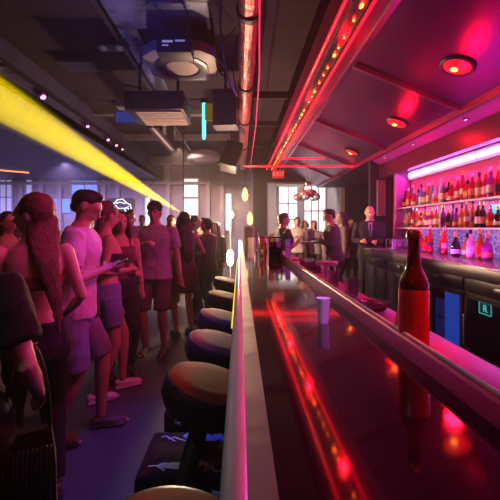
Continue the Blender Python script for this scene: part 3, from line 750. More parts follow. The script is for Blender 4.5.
# small plastic cup
t = thing('plastic_cup', 'small frosted plastic cup glowing purple alone on the bar top', 'cup', (.252,1.06,1.16))
bm = bmesh.new(); lathe(bm, [(0,.002),(.0145,0),(.0155,.004),(.0195,.072),(.0205,.075),(.0185,.075),(.0143,.006),(0,.006)], seg=28); obj('cup', bm, mat('frosted_cup', (1.,.75,1.), .4), t)
bm = bmesh.new(); lathe(bm, [(0,.0065),(.0146,.0065),(.0178,.05),(0,.05)], seg=24); obj('drink', bm, mat('milky_drink', (.7,.45,.8), .5), t)

# bits on the service ledge
def tumblr(x, y, h, r, m, lab, name='tumbler', cat='glass', z=1.16, group='glasses along the service ledge'):
    bm = bmesh.new(); lathe(bm, [(0,.004),(r*.75,0),(r*.8,.004),(r,h),(r*.93,h),(r*.72,.008),(0,.008)], seg=20)
    return tag(obj(name, bm, m, loc=(x,y,z)), lab, cat, group)
gm = glassmat('glass_pink', (.95,.55,.8)); ga = glassmat('glass_amber', (.95,.6,.2)); gk = glassmat('glass_clear', (.9,.9,.95))
tumblr(.46,1.44,.07,.03,gm,'stout pink-lit tumbler on the service ledge next to the glass bowl')
tumblr(.5,1.56,.06,.028,gm,'short pink-lit tumbler on the ledge, second beyond the glass bowl')
tumblr(.45,1.68,.08,.028,gm,'pink-lit tumbler on the ledge, third beyond the glass bowl')
# T-shaped tap
t = thing('beer_tap', 'T-shaped chrome beer tap rising from the service ledge', 'tap', (.475,1.92,1.16))
bm = bmesh.new(); lathe(bm, [(.03,0),(.03,.006),(.014,.012),(.014,.09),(.0,.092)], seg=18); obj('column', bm, M_chrome, t)
bm = bmesh.new(); tube(bm, [(-.05,0,.09),(.05,0,.09)], .014, 12); obj('crossbar', bm, M_chrome, t)
for s in (-.035,.035):
    bm = bmesh.new(); tube(bm, [(s,-.012,.085),(s,-.04,.07),(s,-.045,.045)], .006, 8); obj('spout', bm, M_chrome, t)
t = thing('glass_rack', 'low rack of shot glasses on the service ledge past the chrome tap', 'rack', (.467,2.35,1.16))
bm = bmesh.new(); box(bm, -.055,.055,-.16,.16,0,.008); 
for s in (-1,1): box(bm, s*.055-.003,s*.055+.003,-.16,.16,0,.03)
obj('tray', bm, M_steel, t, smooth=False)
k = 0
for i in range(5):
    for j in range(2):
        k += 1
        tumblr(.467-.027+j*.054, 2.35-.13+i*.065, .06, .022, gm, 'pink-lit shot glass in the low rack, row %s from the chrome tap, %s side' % (names[i], 'lip' if j == 0 else 'aisle'), name='shot_glass', z=1.169, group='shot glasses in the ledge rack')
for i, (y, w_, h) in enumerate(((2.75,.05,.012),(3.05,.052,.02),(3.35,.05,.012))):
    bm = bmesh.new(); box(bm, -w_,w_,-.1,.1,0,h, bev=.003); o = obj('bar_mat', bm, mat('mat_pink_rubber', (.45,.1,.3), .4), loc=(.467,y,1.16))
    tag(o, 'flat pink-lit rubber bar mat, %s beyond the shot glass rack' % names[i], 'bar mat', 'bar mats on the service ledge')
# menu holder and caddy at the bar's bend
t = thing('menu_stand', 'tall slim purple menu card standing at the inner lip of the bar', 'menu', (ax(288,3.1),3.1,1.16))
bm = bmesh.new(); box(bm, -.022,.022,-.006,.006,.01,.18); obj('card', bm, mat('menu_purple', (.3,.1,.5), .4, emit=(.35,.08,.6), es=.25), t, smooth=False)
bm = bmesh.new(); box(bm, -.03,.03,-.025,.025,0,.012); obj('foot', bm, M_black, t, smooth=False)
bm = bmesh.new()
for k in range(6): box(bm, -.015,.012,-.0075,-.0058,.03+k*.022,.038+k*.022)
obj('printed_lines', bm, mat('menu_print', (.8,.6,.9), .5), t, smooth=False)
t = thing('napkin_caddy', 'dark square caddy with purple napkins and straws on the bar', 'caddy', (ax(275,3.3),3.3,1.16))
bm = bmesh.new(); box(bm, -.062,.062,-.06,.06,0,.01)
for s in (-1,1): box(bm, s*.06-.003,s*.06+.003,-.06,.06,0,.2)
box(bm, -.002,.002,-.06,.06,0,.2); box(bm, -.062,.062,-.062,-.058,0,.1); box(bm, -.062,.062,-.062,-.058,.19,.2); box(bm, -.062,.062,.057,.062,0,.15)
obj('frame', bm, M_blackgloss, t, smooth=False)
bm = bmesh.new(); box(bm, .008,.052,-.05,.05,.012,.15); obj('napkins', bm, mat('napkin_purple', (.6,.3,.8), .8), t, smooth=False)
bm = bmesh.new()
for k in range(7): tube(bm, [(-.05+k*.006, -.03+.01*(k%3), .012), (-.052+k*.007, -.032+.012*(k%3), .225)], .003, 6)
obj('straws', bm, mat('straw_gold', (.8,.45,.15), .4), t)
for (px, Y, h, r, m, lab, nm, cat) in (
    (262,3.5,.2,.028,ga,'tall amber-lit glass beside the napkin caddy','hurricane_glass','glass'),
    (265.5,4.1,.17,.028,mat('gold_shaker', (.8,.5,.25), .2, 1.),'gold cocktail shaker behind the amber-lit glass','cocktail_shaker','shaker'),
    (256.5,4.4,.22,.03,gk,'tall clear glass vase glowing warm on the bar','glass_vase','vase'),
    (251,4.9,.14,.045,mat('candle_frost', (.9,.75,.55), .4, emit=(1.,.6,.3), es=.35),'warm glowing candle jar near the far end of the bar','candle_jar','candle'),
    (269,5.2,.16,.03,ga,'second amber-lit glass, far behind the napkin caddy','hurricane_glass','glass'),
    (249,6.2,.3,.1,mat('till_steel', (.6,.55,.5), .3, .9),'squat steel ice bucket at the far end of the bar','ice_bucket','bucket')):
    bm = bmesh.new()
    if nm == 'cocktail_shaker': lathe(bm, [(0,0),(r*.8,0),(r,h*.6),(r*.95,h*.65),(r*.5,h*.85),(r*.45,h),(0,h)], seg=20)
    elif nm == 'hurricane_glass': lathe(bm, [(0,0),(r,0),(r*.9,.01),(r*.3,.02),(r*.3,.045),(r*.9,.08),(r*.8,h*.65),(r,h),(r*.93,h),(r*.72,h*.65),(r*.8,.085),(0,.06)], seg=20)
    else: lathe(bm, [(0,.0),(r*.8,0),(r*.85,.006),(r,h),(r*.93,h),(r*.77,.01),(0,.01)], seg=20)
    tag(obj(nm, bm, m, loc=(ax(px,Y),Y,1.16)), lab, cat)

# high table with tray and ice glass
t = thing('high_table', 'round high table between the two men beyond the bar', 'table', (ax(307.5,6.05),6.05,0))
bm = bmesh.new(); lathe(bm, [(0,1.17),(.2,1.17),(.21,1.18),(.21,1.195),(.2,1.2),(0,1.2)], seg=32); obj('tabletop', bm, M_steel, t)
bm = bmesh.new(); lathe(bm, [(.2,0),(.2,.02),(.04,.04),(.035,1.17)], seg=20); obj('pedestal', bm, M_black, t)
tt = thing('ice_glass', 'faceted sparkling glass of ice on the high table', 'glass', (ax(309.5,6.0),5.97,1.2))
bm = bmesh.new(); lathe(bm, [(0,.003),(.06,0),(.065,.01),(.095,.22),(.088,.22),(.06,.016),(0,.016)], seg=9); obj('glass', bm, gk, tt, angle=.2)
bm = bmesh.new()
for k in range(14):
    M_ = Matrix.Translation((random.uniform(-.04,.04), random.uniform(-.04,.04), .04+k*.014)) @ Euler((random.random()*3,random.random()*3,0)).to_matrix().to_4x4()
    box(bm, -.018,.018,-.018,.018,-.018,.018, M=M_)
obj('ice', bm, mat('ice_pale', (.8,.8,.9), .1), tt, smooth=False)
# ------------------------------------------------------------------ back bar
cbx = [('back_counter', )]
XF, XB = 2.2, 3.14
ctr = thing('back_counter', 'continuous dark steel worktop along the back bar under the bottles', 'worktop', (2.7,3.5,.96))
M_ct = mat('worktop_violet', (.3,.24,.34), .22, .4)
bm = bmesh.new(); box(bm, XF, XB, -.5, 6.2, 1.06, 1.08, bev=.003); rel(obj('worktop', bm, M_ct, ctr), ctr)
bm = bmesh.new(); box(bm, XF-.005, XF+.03, -.5, 6.2, .96, 1.065, bev=.004); rel(obj('front_edge', bm, mat('edge_steel', (.11,.1,.12), .38, .8), ctr), ctr)
# cabinet units
units = [(1.5,2.49),(2.49,3.47),(3.47,4.42),(4.42,5.3),(5.3,6.2)]
pos = ['beside the first cooler and mostly outside the view','with the teal display, second from the wall behind the bar end','with the tall blue light panel, third along','with a plain dark door, fourth along','at the far end beside the man in the suit']
labs = ['black undercounter cooler at the open end of the back bar','black undercounter cooler with a teal display lit inside','black undercounter cooler with a tall blue light panel inside','black undercounter cabinet between the blue-lit cooler and the end cabinet','black undercounter cabinet at the end by the man in the suit']
for i, (y0, y1) in enumerate(units):
    t = thing('bar_cooler' if i < 3 else 'bar_cabinet', labs[i], 'cooler' if i < 3 else 'cabinet', (2.7,(y0+y1)/2,0), 0, 'units under the back bar worktop')
    g = .008
    bm = bmesh.new()
    a0, a1 = y0+g, y1-g
    box(bm, XF+.04, XB, a0, a0+.03, 0, .955); box(bm, XF+.04, XB, a1-.03, a1, 0, .955); box(bm, XB-.03, XB, a0, a1, 0, .955); box(bm, XF+.04, XB, a0, a1, 0, .1)
    box(bm, XF+.04, XB, a0, a1, .925, .955); box(bm, XF+.03, XF+.07, a0, a1, .80, .815)
    rel(obj('body', bm, M_black, t, smooth=False), t)
    bm = bmesh.new(); box(bm, XF+.015, XF+.035, a0+.005, a1-.005, .825, .95, bev=.003); dr = rel(obj('drawer', bm, mat('drawer_black', (.015,.012,.018), .35, .3), t), t)
    ym = (y0+y1)/2
    for dy in (0,):
        bm = bmesh.new(); box(bm, XF-.005, XF+.014, ym+dy-.05, ym+dy+.05, .885, .915, bev=.003)
        h = obj('handle', bm, M_steel, dr)
    if i < 3:
        for k, (b0, b1) in enumerate(((a0+.01, a1-.01),)):
            bm = bmesh.new(); w_ = .04
            box(bm, XF+.012, XF+.037, b0, b0+w_, .1, .8); box(bm, XF+.012, XF+.037, b1-w_, b1, .1, .8); box(bm, XF+.012, XF+.037, b0, b1, .1, .15); box(bm, XF+.012, XF+.037, b0, b1, .76, .8)
            d = rel(obj('door', bm, mat('door_frame_steel', (.06,.055,.07), .35, .8), t, smooth=False), t)
            bm = bmesh.new(); box(bm, XF+.02, XF+.026, b0+w_, b1-w_, .15, .76); obj('glass_pane', bm, mat('cooler_glass', (.75,.8,.9), .02, trans=1., ior=1.02), d, smooth=False)
            bm = bmesh.new(); box(bm, XF-.01, XF+.01, (b1-.03 if k == 0 else b0+.01), (b1-.01 if k == 0 else b0+.03), .3, .6, bev=.003); obj('handle', bm, M_steel, d)
        bm = bmesh.new(); box(bm, XF+.08, XB-.05, a0+.03, a1-.03, .42, .43); rel(obj('shelf', bm, M_dsteel, t, smooth=False), t)
        if i == 2:
            bm = bmesh.new(); box(bm, XF+.06, XF+.08, 3.60, 3.86, .2, .76); rel(obj('light_panel', bm, M_bluep, t, smooth=False), t)
            bm = bmesh.new(); box(bm, XF+.1, XF+.14, 3.9, 4.12, .2, .62); rel(obj('light_panel', bm, mat('blue_cooler_dim', (.01,.03,.2), .3, emit=(.01,.04,.3), es=.2), t, smooth=False), t)
        if i == 1:
            bm = bmesh.new(); box(bm, XF+.1, XF+.2, 2.85, 3.38, .56, .77, bev=.01); cu = rel(obj('control_unit', bm, mat('unit_navy', (.01,.03,.08), .3), t), t)
            tx = text('R', .1, mat('teal_letters', (.1,.8,.7), .4, emit=(.1,.85,.75), es=.7), cu, (0,0,0), (PI/2,0,-PI/2), 'display_letters'); tx.location = (XF+.096, 3.28, .68)
            bm = bmesh.new()
            for a, b in (((3.2,.63),(3.36,.63)),((3.2,.735),(3.36,.735)),((3.2,.63),(3.2,.735)),((3.36,.63),(3.36,.735))): tube(bm, [(XF+.096,a[0],a[1]),(XF+.096,b[0],b[1])], .003, 6)
            x_ = obj('display_outline', bm, MATS['teal_letters'], cu)
    else:
        for b0, b1 in ((a0+.01, ym-.005), (ym+.005, a1-.01)):
            bm = bmesh.new(); box(bm, XF+.012, XF+.037, b0, b1, .1, .8, bev=.004); d = rel(obj('door', bm, mat('cab_door', (.015,.012,.018), .35, .3), t), t)
            bm = bmesh.new(); box(bm, XF-.004, XF+.01, b1-.04, b1-.025, .5, .65, bev=.002); obj('handle', bm, M_steel, d)
# bottles inside coolers
cb = None
for i in range(14):
    y = 1.95+i*.14
    if 2.78 < y < 2.95: continue
    if cb is None:
        bm = bmesh.new(); lathe(bm, [(0,0),(.035,0),(.035,.14),(.015,.19),(.013,.24),(0,.24)], seg=12); cb = obj('cooler_bottle', bm, mat('bottle_navy', (.02,.08,.2), .15)); o = cb
    else: o = cb.copy(); COL.objects.link(o)
    o.location = (2.62, y, .432 if not (2.3 < y < 2.85 ) else .431)
    tag(o, 'dark bottle on the shelf inside a glass-doored cooler', 'bottle', 'bottles inside the coolers')

# backsplash, shelves, strip light, side panel
def splash():
    m = bpy.data.materials.new('backlit_pattern_glass'); m.use_nodes = True; N = m.node_tree.nodes; L = m.node_tree.links; b = N['Principled BSDF']
    tc = N.new('ShaderNodeTexCoord'); v = N.new('ShaderNodeTexVoronoi'); v.feature = 'DISTANCE_TO_EDGE'; v.inputs['Scale'].default_value = 14; v.inputs['Randomness'].default_value = .8
    L.new(tc.outputs['Object'], v.inputs['Vector'])
    r = N.new('ShaderNodeValToRGB'); r.color_ramp.elements[0].color = (.75,.45,1,1); r.color_ramp.elements[1].color = (.16,.06,.4,1); r.color_ramp.elements[1].position = .09
    L.new(v.outputs['Distance'], r.inputs[0]); L.new(r.outputs[0], b.inputs['Emission Color']); b.inputs['Emission Strength'].default_value = .75
    b.inputs['Base Color'].default_value = (.1,.05,.2,1); b.inputs['Roughness'].default_value = .25
    return m
o = bx('backsplash', (3.1, 3.14, .0, 6.2, 1.081, 1.42), splash()); tag(o, 'lilac glowing patterned glass panel behind the counter bottles', 'backsplash')
SH = [(2.93, 1.44, 'lower'), (2.93, 1.80, 'upper')]
for (x0, z, nm) in SH:
    t = thing('bottle_shelf', '%s glass shelf of bottles on the back bar wall' % nm, 'shelf', (3.0,3.2,z), 0, 'shelves behind the bar')
    bm = bmesh.new(); box(bm, x0-.02, 3.15, 0., 6.45, z-.018, z, bev=.003); rel(obj('shelf_board', bm, mat('shelf_glass', (.45,.3,.42), .15), t), t)
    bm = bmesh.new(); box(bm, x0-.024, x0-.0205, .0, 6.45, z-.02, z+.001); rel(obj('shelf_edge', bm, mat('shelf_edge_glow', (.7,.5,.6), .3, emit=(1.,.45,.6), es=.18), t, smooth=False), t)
t = thing('strip_light', 'row of long lilac tube lights above the upper bottle shelf', 'strip light', (3.1,3.2,2.36))
y = .4; seglen = 1.05
while y < 6.3:
    y1 = min(y+seglen-.06, 6.38)
    bm = bmesh.new(); box(bm, 3.06,3.1, y, y1, 2.345, 2.42, bev=.008); rel(obj('tube', bm, M_mag, t), t)
    y += seglen
bm = bmesh.new(); box(bm, 3.1,3.14,.3,6.45,2.31,2.46); rel(obj('mount', bm, M_white, t, smooth=False), t)
bx('column_shelf_end', (2.88, 3.15, 6.46, 6.52, 1.06, 2.66), mat('panel_magenta', (.5,.15,.45), .4), st=True)
for z in (1.62, 2.1):
    pass
light('shelf_glow', 'AREA', (3.05, 3.3, 2.38), 60, (1,.05,.7), size=6., sy=.06, target=(2.4,3.3,1.4))
o = light('shelf_light', 'AREA', (3.06, 3.4, 1.779), 14, (1,.72,.8), size=.04, sy=5.6); o.rotation_euler = (0,0,0)

# menu frame on the dark pier
t = thing('wall_frame', 'tall narrow brownish framed panel on the dark pier by the shelves', 'picture', (2.89,7.18,2.0))
bm = bmesh.new(); box(bm, -.09,.09,-.02,.0,-.32,.42, bev=.004); obj('frame', bm, M_frame, t)
bm = bmesh.new(); box(bm, -.07,.07,-.025,-.02,-.29,.39); obj('panel', bm, mat('panel_brown', (.3,.18,.2), .5), t, smooth=False)

# bottles
def bottle_proto(kind, gm_, cm_, lm_):
    t = thing('liquor_bottle', '', 'bottle')
    P = {'tall': [(0,0),(.036,0),(.038,.01),(.038,.17),(.03,.2),(.014,.23),(.013,.29),(.015,.3),(0,.3)],
         'round': [(0,0),(.04,0),(.046,.02),(.047,.1),(.04,.15),(.018,.18),(.014,.24),(.016,.25),(0,.25)],
         'square': [(0,0),(.045,0),(.047,.01),(.047,.15),(.038,.175),(.016,.19),(.015,.23),(0,.23)],
         'slim': [(0,0),(.03,0),(.032,.01),(.03,.18),(.022,.24),(.012,.28),(.012,.33),(0,.33)]}[kind]
    bm = bmesh.new(); lathe(bm, P, seg=4 if kind == 'square' else 16, M=Matrix.Rotation(PI/4,4,'Z') if kind == 'square' else None)
    obj('glass_body', bm, gm_, t, angle=.9)
    zt = P[-1][1]; rn = P[-3][0]
    bm = bmesh.new(); lathe(bm, [(rn+.003,zt-.03),(rn+.003,zt+.012),(rn*.7,zt+.02),(0,zt+.02)], seg=10); obj('bottle_cap', bm, cm_, t)
    rb = P[3][0]; 
    bm = bmesh.new()
    lathe(bm, [(rb+.0012,P[3][1]*.3),(rb+.0012,P[3][1]*.78)], seg=4 if kind == 'square' else 16, M=Matrix.Rotation(PI/4,4,'Z') if kind == 'square' else None)
    obj('label', bm, lm_, t)
    return t
GL = [('ruby', (.6,.01,.03)), ('black', (.02,.015,.02)), ('amber', (.5,.16,.02)), ('amber', (.5,.16,.02)), ('dark green', (.03,.09,.03)), ('clear', (.75,.7,.78)), ('violet', (.3,.06,.4)), ('black', (.02,.015,.02)), ('violet', (.14,.04,.25)), ('pale blue', (.1,.4,.6))]
LB = [('cream', (.75,.68,.55)), ('white', (.9,.88,.95)), ('gold', (.6,.35,.08)), ('dark', (.05,.03,.05)), ('dark', (.05,.03,.05)),  ('white', (.75,.72,.78)), ('red', (.65,.03,.05))]
CP = [('black', (.02,.02,.02)), ('gold', (.8,.5,.15)), ('silver', (.6,.6,.65))]
protos = {}
def ordn(n):
    return str(n)+('th' if 10 <= n % 100 <= 20 else {1:'st',2:'nd',3:'rd'}.get(n % 10, 'th'))
def put_bottle(x, y, z, n, row, red=False, sc=1.):
    kind = random.choice(('tall','tall','round','slim','square'))
    g = random.choice(GL if not red else [('ruby', (.8,.008,.02))]); l = random.choice(LB); c = random.choice(CP)
    key = (kind, g[0], l[0], c[0])
    gm_ = mat('bottle_glass_'+g[0].replace(' ','_'), g[1], .08, trans=.25)
    if key not in protos:
        o = bottle_proto(kind, gm_, mat('bottle_cap_'+c[0], c[1], .3, .6), mat('bottle_label_'+l[0], l[1], .5)); protos[key] = o
    else: o = copy_tree(protos[key])
    o.location = (x, y, z); o.rotation_euler = (0,0,random.uniform(-.3,.3)); o.scale = (sc, sc, sc*random.uniform(.92,1.06))
    shp = {'tall':'tall','round':'round-bodied','square':'square','slim':'slim'}[kind]
    o['label'] = '%s %s bottle, %s label, %s from the pier end of the %s' % (shp, g[0], l[0], ordn(n), row)
    o['group'] = 'liquor bottles on the %s' % row; o['category'] = 'bottle'
random.seed(21)
for z, row in ((1.801,'upper shelf'),(1.441,'lower shelf')):
    y = 6.32; n = 0
    while y > 2.3:
        n += 1
        put_bottle(3.0+random.uniform(-.015,.02), y, z, n, row, red=(row == 'upper shelf' and 4.45 < y < 4.95) or random.random() < .12, sc=1.12 if row == 'upper shelf' else 1.02)
        y -= random.uniform(.098,.112)
y = 5.75; n = 0
while y > 2.75:
    n += 1; put_bottle(2.8+random.uniform(-.06,.06), y, 1.081, n, 'worktop', red=random.random() < .25, sc=1.15)
    y -= random.uniform(.11,.17)
    if 3.05 < y < 3.25: y = 2.4
# goblets and ice bucket
def goblet(x, y, lab):
    bm = bmesh.new(); lathe(bm, [(0,0),(.035,0),(.033,.004),(.005,.012),(.005,.09),(.03,.11),(.042,.15),(.036,.2),(.034,.2),(.039,.15),(.027,.114),(0,.1)], seg=18)
    tag(obj('goblet', bm, glassmat('glass_lilac', (.85,.75,1.)), loc=(x,y,1.081)), lab, 'glass', 'goblets on the back bar worktop')
for i in range(5): goblet(2.7, 3.05-i*.14, 'clear stemmed goblet, %s of the goblet row on the worktop, counted from the bottles' % names[i])
t = thing('glass_rack', 'open rack of sparkling upturned glasses at the far end of the worktop', 'rack', (2.75,5.98,1.081))
bm = bmesh.new(); box(bm, -.2,.2,-.12,.12,0,.01)
for a in (-.2,.2):
    for b in (-.12,.12): box(bm, a-.006,a+.006,b-.006,b+.006,0,.16)
box(bm, -.2,.2,-.125,-.115,.15,.16); box(bm, -.2,.2,.115,.125,.15,.16); obj('frame', bm, M_steel, t, smooth=False)
for i in range(4):
    for j in range(2):
        bm = bmesh.new(); lathe(bm, [(0,.13),(.03,.13),(.038,0),(.035,0),(.027,.12),(0,.12)], seg=14)
        tag(obj('tumbler', bm, MATS['glass_lilac'], loc=(2.75-.14+i*.093,5.92+j*.12,1.092)), 'upturned clear tumbler in the open rack at the far end of the worktop', 'glass', 'tumblers in the open rack')
# cyan glass decanters on the lower shelf
# menu cards / blue lit sign behind lower shelf bottles
bx_ = bx('shelf_display', (3.125, 3.14, 3.95, 4.35, 1.5, 1.72), mat('cyan_display', (.05,.5,.7), .3, emit=(.03,.55,.85), es=.7)); tag(bx_, 'small cyan lit panel behind the lower shelf bottles', 'display')

# ------------------------------------------------------------------ laser beam in the haze
src = at(183, 214, 8.0); end = at(-60, 63, 2.6)
t = thing('laser_projector', 'small black projector throwing the yellow beam', 'projector', src)
bm = bmesh.new(); box(bm, -.07,.07,-.02,.18,-.06,.06, bev=.01); obj('casing', bm, M_black, t)
bm = bmesh.new(); lathe(bm, [(.03,-.01),(.03,.02),(0,.02)], seg=14, M=Matrix.Rotation(PI/2,4,'X')); obj('lens', bm, mat('lens_yellow', (.9,.8,.1), .3, emit=(1.,.85,.1), es=8), t)
bm = bmesh.new(); tube(bm, [(0,.08,.06),(0,.08,4.-src.z)], .015, 8); obj('mounting_pole', bm, M_black, t)
d = (end-src); Lb = d.length
Q = d.to_track_quat('Z','Y').to_matrix().to_4x4()
bm = bmesh.new(); rings = []
for k in range(13):
    f = k/12; a = b = .02+f*.175
    rings.append([Matrix.Translation(src+d*f) @ Q @ Vector((math.cos(2*PI*i/40)*b*(1+.05*math.sin(i*2.6)), math.sin(2*PI*i/40)*a*(1+.09*math.cos(i*3.1)), 0)) for i in range(40)])
ring_loft(bm, rings)
lm = bpy.data.materials.new('lit_haze'); lm.use_nodes = True; N = lm.node_tree.nodes; N.remove(N['Principled BSDF'])
vs_ = N.new('ShaderNodeVolumeScatter'); vs_.inputs['Color'].default_value = (1,.93,.1,1); vs_.inputs['Density'].default_value = .12; vs_.inputs['Anisotropy'].default_value = .0
lm.node_tree.links.new(vs_.outputs[0], N['Material Output'].inputs['Volume'])
o = tag(obj('laser_beam', bm, lm), 'bright yellow laser beam fanning through the haze over the crowd', 'light beam', kind='stuff')
sp = light('laser_light', 'SPOT', src+d.normalized()*.06, 7000, (1.,.74,.0), size=.01, target=end, spot=math.atan(.235/Lb)*2*1.05, blend=.1)
l = sp.data; l.use_nodes = True; n = l.node_tree.nodes; em = [x for x in n if x.type == 'EMISSION'][0]
lf = n.new('ShaderNodeLightFalloff'); lf.inputs['Strength'].default_value = 1.; lf.inputs['Smooth'].default_value = 0
ma = n.new('ShaderNodeMath'); ma.operation = 'MULTIPLY_ADD'; ma.inputs[1].default_value = .45
l.node_tree.links.new(lf.outputs['Constant'], ma.inputs[0]); l.node_tree.links.new(lf.outputs['Linear'], ma.inputs[2]); l.node_tree.links.new(ma.outputs[0], em.inputs['Strength'])

light('violet_cup_spot', 'SPOT', (.5, .3, 3.3), 300, (.75,.25,1.), size=.02, target=(.249,1.06,1.19), spot=.06, blend=.8)
# ------------------------------------------------------------------ club colour washes, led glow and added unseen fill lights
light('red_wash', 'SPOT', (1.12, 2.4, 3.3), 125, (1,.03,.1), size=.12, target=(-1.7,2.3,1.0), spot=1.5, blend=.8)
light('magenta_wash', 'SPOT', (.7, 1.6, 3.3), 70, (1,.08,.6), size=.12, target=(-1.2,2.4,1.3), spot=1.2, blend=.8)
light('blue_wash', 'SPOT', (-.5, 2.3, 3.4), 300, (.03,.08,1.), size=.1, target=(-.5,2.25,0), spot=.6, blend=1.)
light('blue_ceiling_wash', 'SPOT', (-1.3, 2.7, 2.3), 110, (.02,.07,1.), size=.15, target=(-1.1,4.0,4.), spot=1.6, blend=1.)
light('violet_room', 'SPOT', (-5., 10.0, 3.3), 1500, (.6,.42,1.), size=.05, target=(-5.,11.,0), spot=2.7, blend=.5)  # added fill without a fixture, brightens far haze and wall
light('violet_room', 'SPOT', (-8., 11., 3.3), 700, (.5,.4,1.), size=.05, target=(-8.,12.,0), spot=2.7, blend=.5)  # second added fill for the far side of the room
light('violet_front', 'SPOT', (-1.1, .2, 3.2), 34, (.7,.7,.9), size=.1, target=(-.1,1.0,1.1), spot=.75, blend=1.)  # added cool fill that brightens the steel nosing of the bar
light('warm_room', 'SPOT', (-1.9, 10.8, 3.9), 950, (1.,.62,.45), size=.05, target=(-1.6,12.,0), spot=2.5, blend=.5)  # added warm fill for the far room, no fixture
light('window_glow', 'SPOT', (2.3, 12.6, 3.3), 120, (1.,.88,.85), size=.05, target=(2.3,14.4,1.9), spot=2.4, blend=.5)  # added spot inside the room, brightens the pale end wall
o = light('magenta_soffit', 'AREA', (2.6, 3.6, 1.09), 34, (1.,.05,.8), size=.08, sy=5.); o.rotation_euler = (PI, 0, 0)  # added upward light over the worktop, tints the soffit magenta
for yy in (1.9,3.6,5.4,7.4,9.6): light('red_led_glow', 'POINT', (1.065, yy, 3.33), 9, (1,.002,.01), size=.03)
light('red_bottle_spot', 'SPOT', (1.07, .55, 3.36), 170, (1,.03,.02), size=.03, target=(.41,.83,1.28), spot=.16, blend=.6)  # added narrow spot that makes the beer bottle bright red
# ------------------------------------------------------------------ people
R = math.radians
def who(px, Y): return (px-CX)/F*Y
B = {}
# closest four
B['fg'] = person('woman in a black T-shirt and dark shorts, seen from behind, closest to the camera', -.88, 1.05, R(10), H=1.58, fem=True, skin='fair', hair='long', hairc=(.03,.015,.01),
  top='tee', topc=(.008,.007,.01), bottom='shorts', botc=(.01,.01,.014), wr=(.24,.12,.98), wl=(-.2,.16,1.0), voxel=.012, shoes=(.02,.02,.02))
B['hair'] = person('woman with long light-streaked hair and a bare back in a low red top', who(33,1.85), 1.85, R(34), H=1.64, fem=True, skin='fair', hair='back', hairc=(.17,.075,.05), hair_len=.5,
  top='bandeau', topc=(.2,.02,.03), bottom='trousers', botc=(.012,.01,.014), wr=(.2,.2,1.0), wl=(-.12,.24,1.05), head=(1.0,.1), voxel=.012, hair_w=.42, hair_dx=.09)
B['pink'] = person('man in a pink-lit T-shirt and blue shorts looking down at his phone', who(74,2.42), 2.42, R(-78), H=1.73, skin='tan', hair='short', hairc=(.012,.008,.006),
  top='tee', topc=(.62,.42,.55), bottom='shorts', botc=(.2,.2,.28), wr=(.06,.2,1.17), wl=(-.05,.22,1.17), pr=(.6,-.3,-1), pl=(-.6,-.3,-1), head=(0,.42), lean=.1, voxel=.010, fr=(.1,-.12), fl=(-.1,.16), shoes=(.06,.04,.035))
B['shoul'] = person('bare-shouldered brown-haired woman in denim shorts and white shoes behind the phone man', who(106,3.02), 3.02, R(-60), H=1.68, fem=True, skin='tan', hair='back', hairc=(.09,.045,.03), hair_len=.3,
  top='bandeau', topc=(.03,.025,.03), bottom='shorts', botc=(.16,.2,.32), wr=(.06,.18,1.12), wl=(-.07,.2,1.08), head=(.3,.2), voxel=.012, shoes=(.55,.5,.5), fr=(.1,-.1), fl=(-.08,.16))
# middle
B['mid'] = person('man in a grey and white T-shirt and shorts facing the camera with one hand raised', who(155,4.05), 4.05, R(178), H=1.75, skin='tan', hair='short', hairc=(.02,.012,.01),
  top='tee', topc=(.34,.3,.36), bottom='shorts', botc=(.12,.08,.09), wr=(.06,.26,1.26), wl=(-.3,.02,.85), pr=(1,0,-.6), voxel=.013, cap=(.04,.03,.03), shoes=(.06,.05,.05))
B['vneck'] = person('person in a pale V-neck top standing behind the man with the raised hand', who(130,4.9), 4.9, R(200), H=1.70, skin='tan', hair='short', hairc=(.03,.018,.014),
  top='tee', topc=(.4,.36,.42), bottom='trousers', botc=(.02,.02,.03), voxel=.016, fingers=False)
B['plaid'] = person('slim woman in a dark top beside the bare-shouldered woman', who(120,3.5), 3.5, R(-150), H=1.62, fem=True, skin='tan', hair='long', hairc=(.03,.012,.01),
  top='tank', topc=(.14,.05,.06), bottom='trousers', botc=(.02,.015,.02), wr=(.22,.12,.86), voxel=.014, fingers=False)
B['g1'] = person('long-haired woman in a long dark dress next to the man with the raised hand', who(184,4.7), 4.7, R(30), H=1.66, fem=True, skin='tan', hair='long', hairc=(.05,.025,.02),
  top='dress', topc=(.1,.045,.05), bottom=None, voxel=.016, fingers=False, wr=(.25,.25,1.1))
B['g2'] = person('person in dark clothes with short hair near the pole lamp', who(207,5.3), 5.3, R(60), H=1.6, skin='tan', hair='short', hairc=(.02,.012,.01),
  top='long', topc=(.05,.03,.035), bottom='trousers', botc=(.02,.015,.02), voxel=.018, fingers=False, wr=(.1,.25,1.1))
B['g3'] = person('dark-haired person in a brown top turned towards the pole lamp', who(195,6.0), 6.0, R(-100), H=1.66, skin='tan', hair='back', hairc=(.02,.012,.01),
  top='long', topc=(.1,.05,.045), bottom='trousers', botc=(.03,.02,.02), voxel=.018, fingers=False)
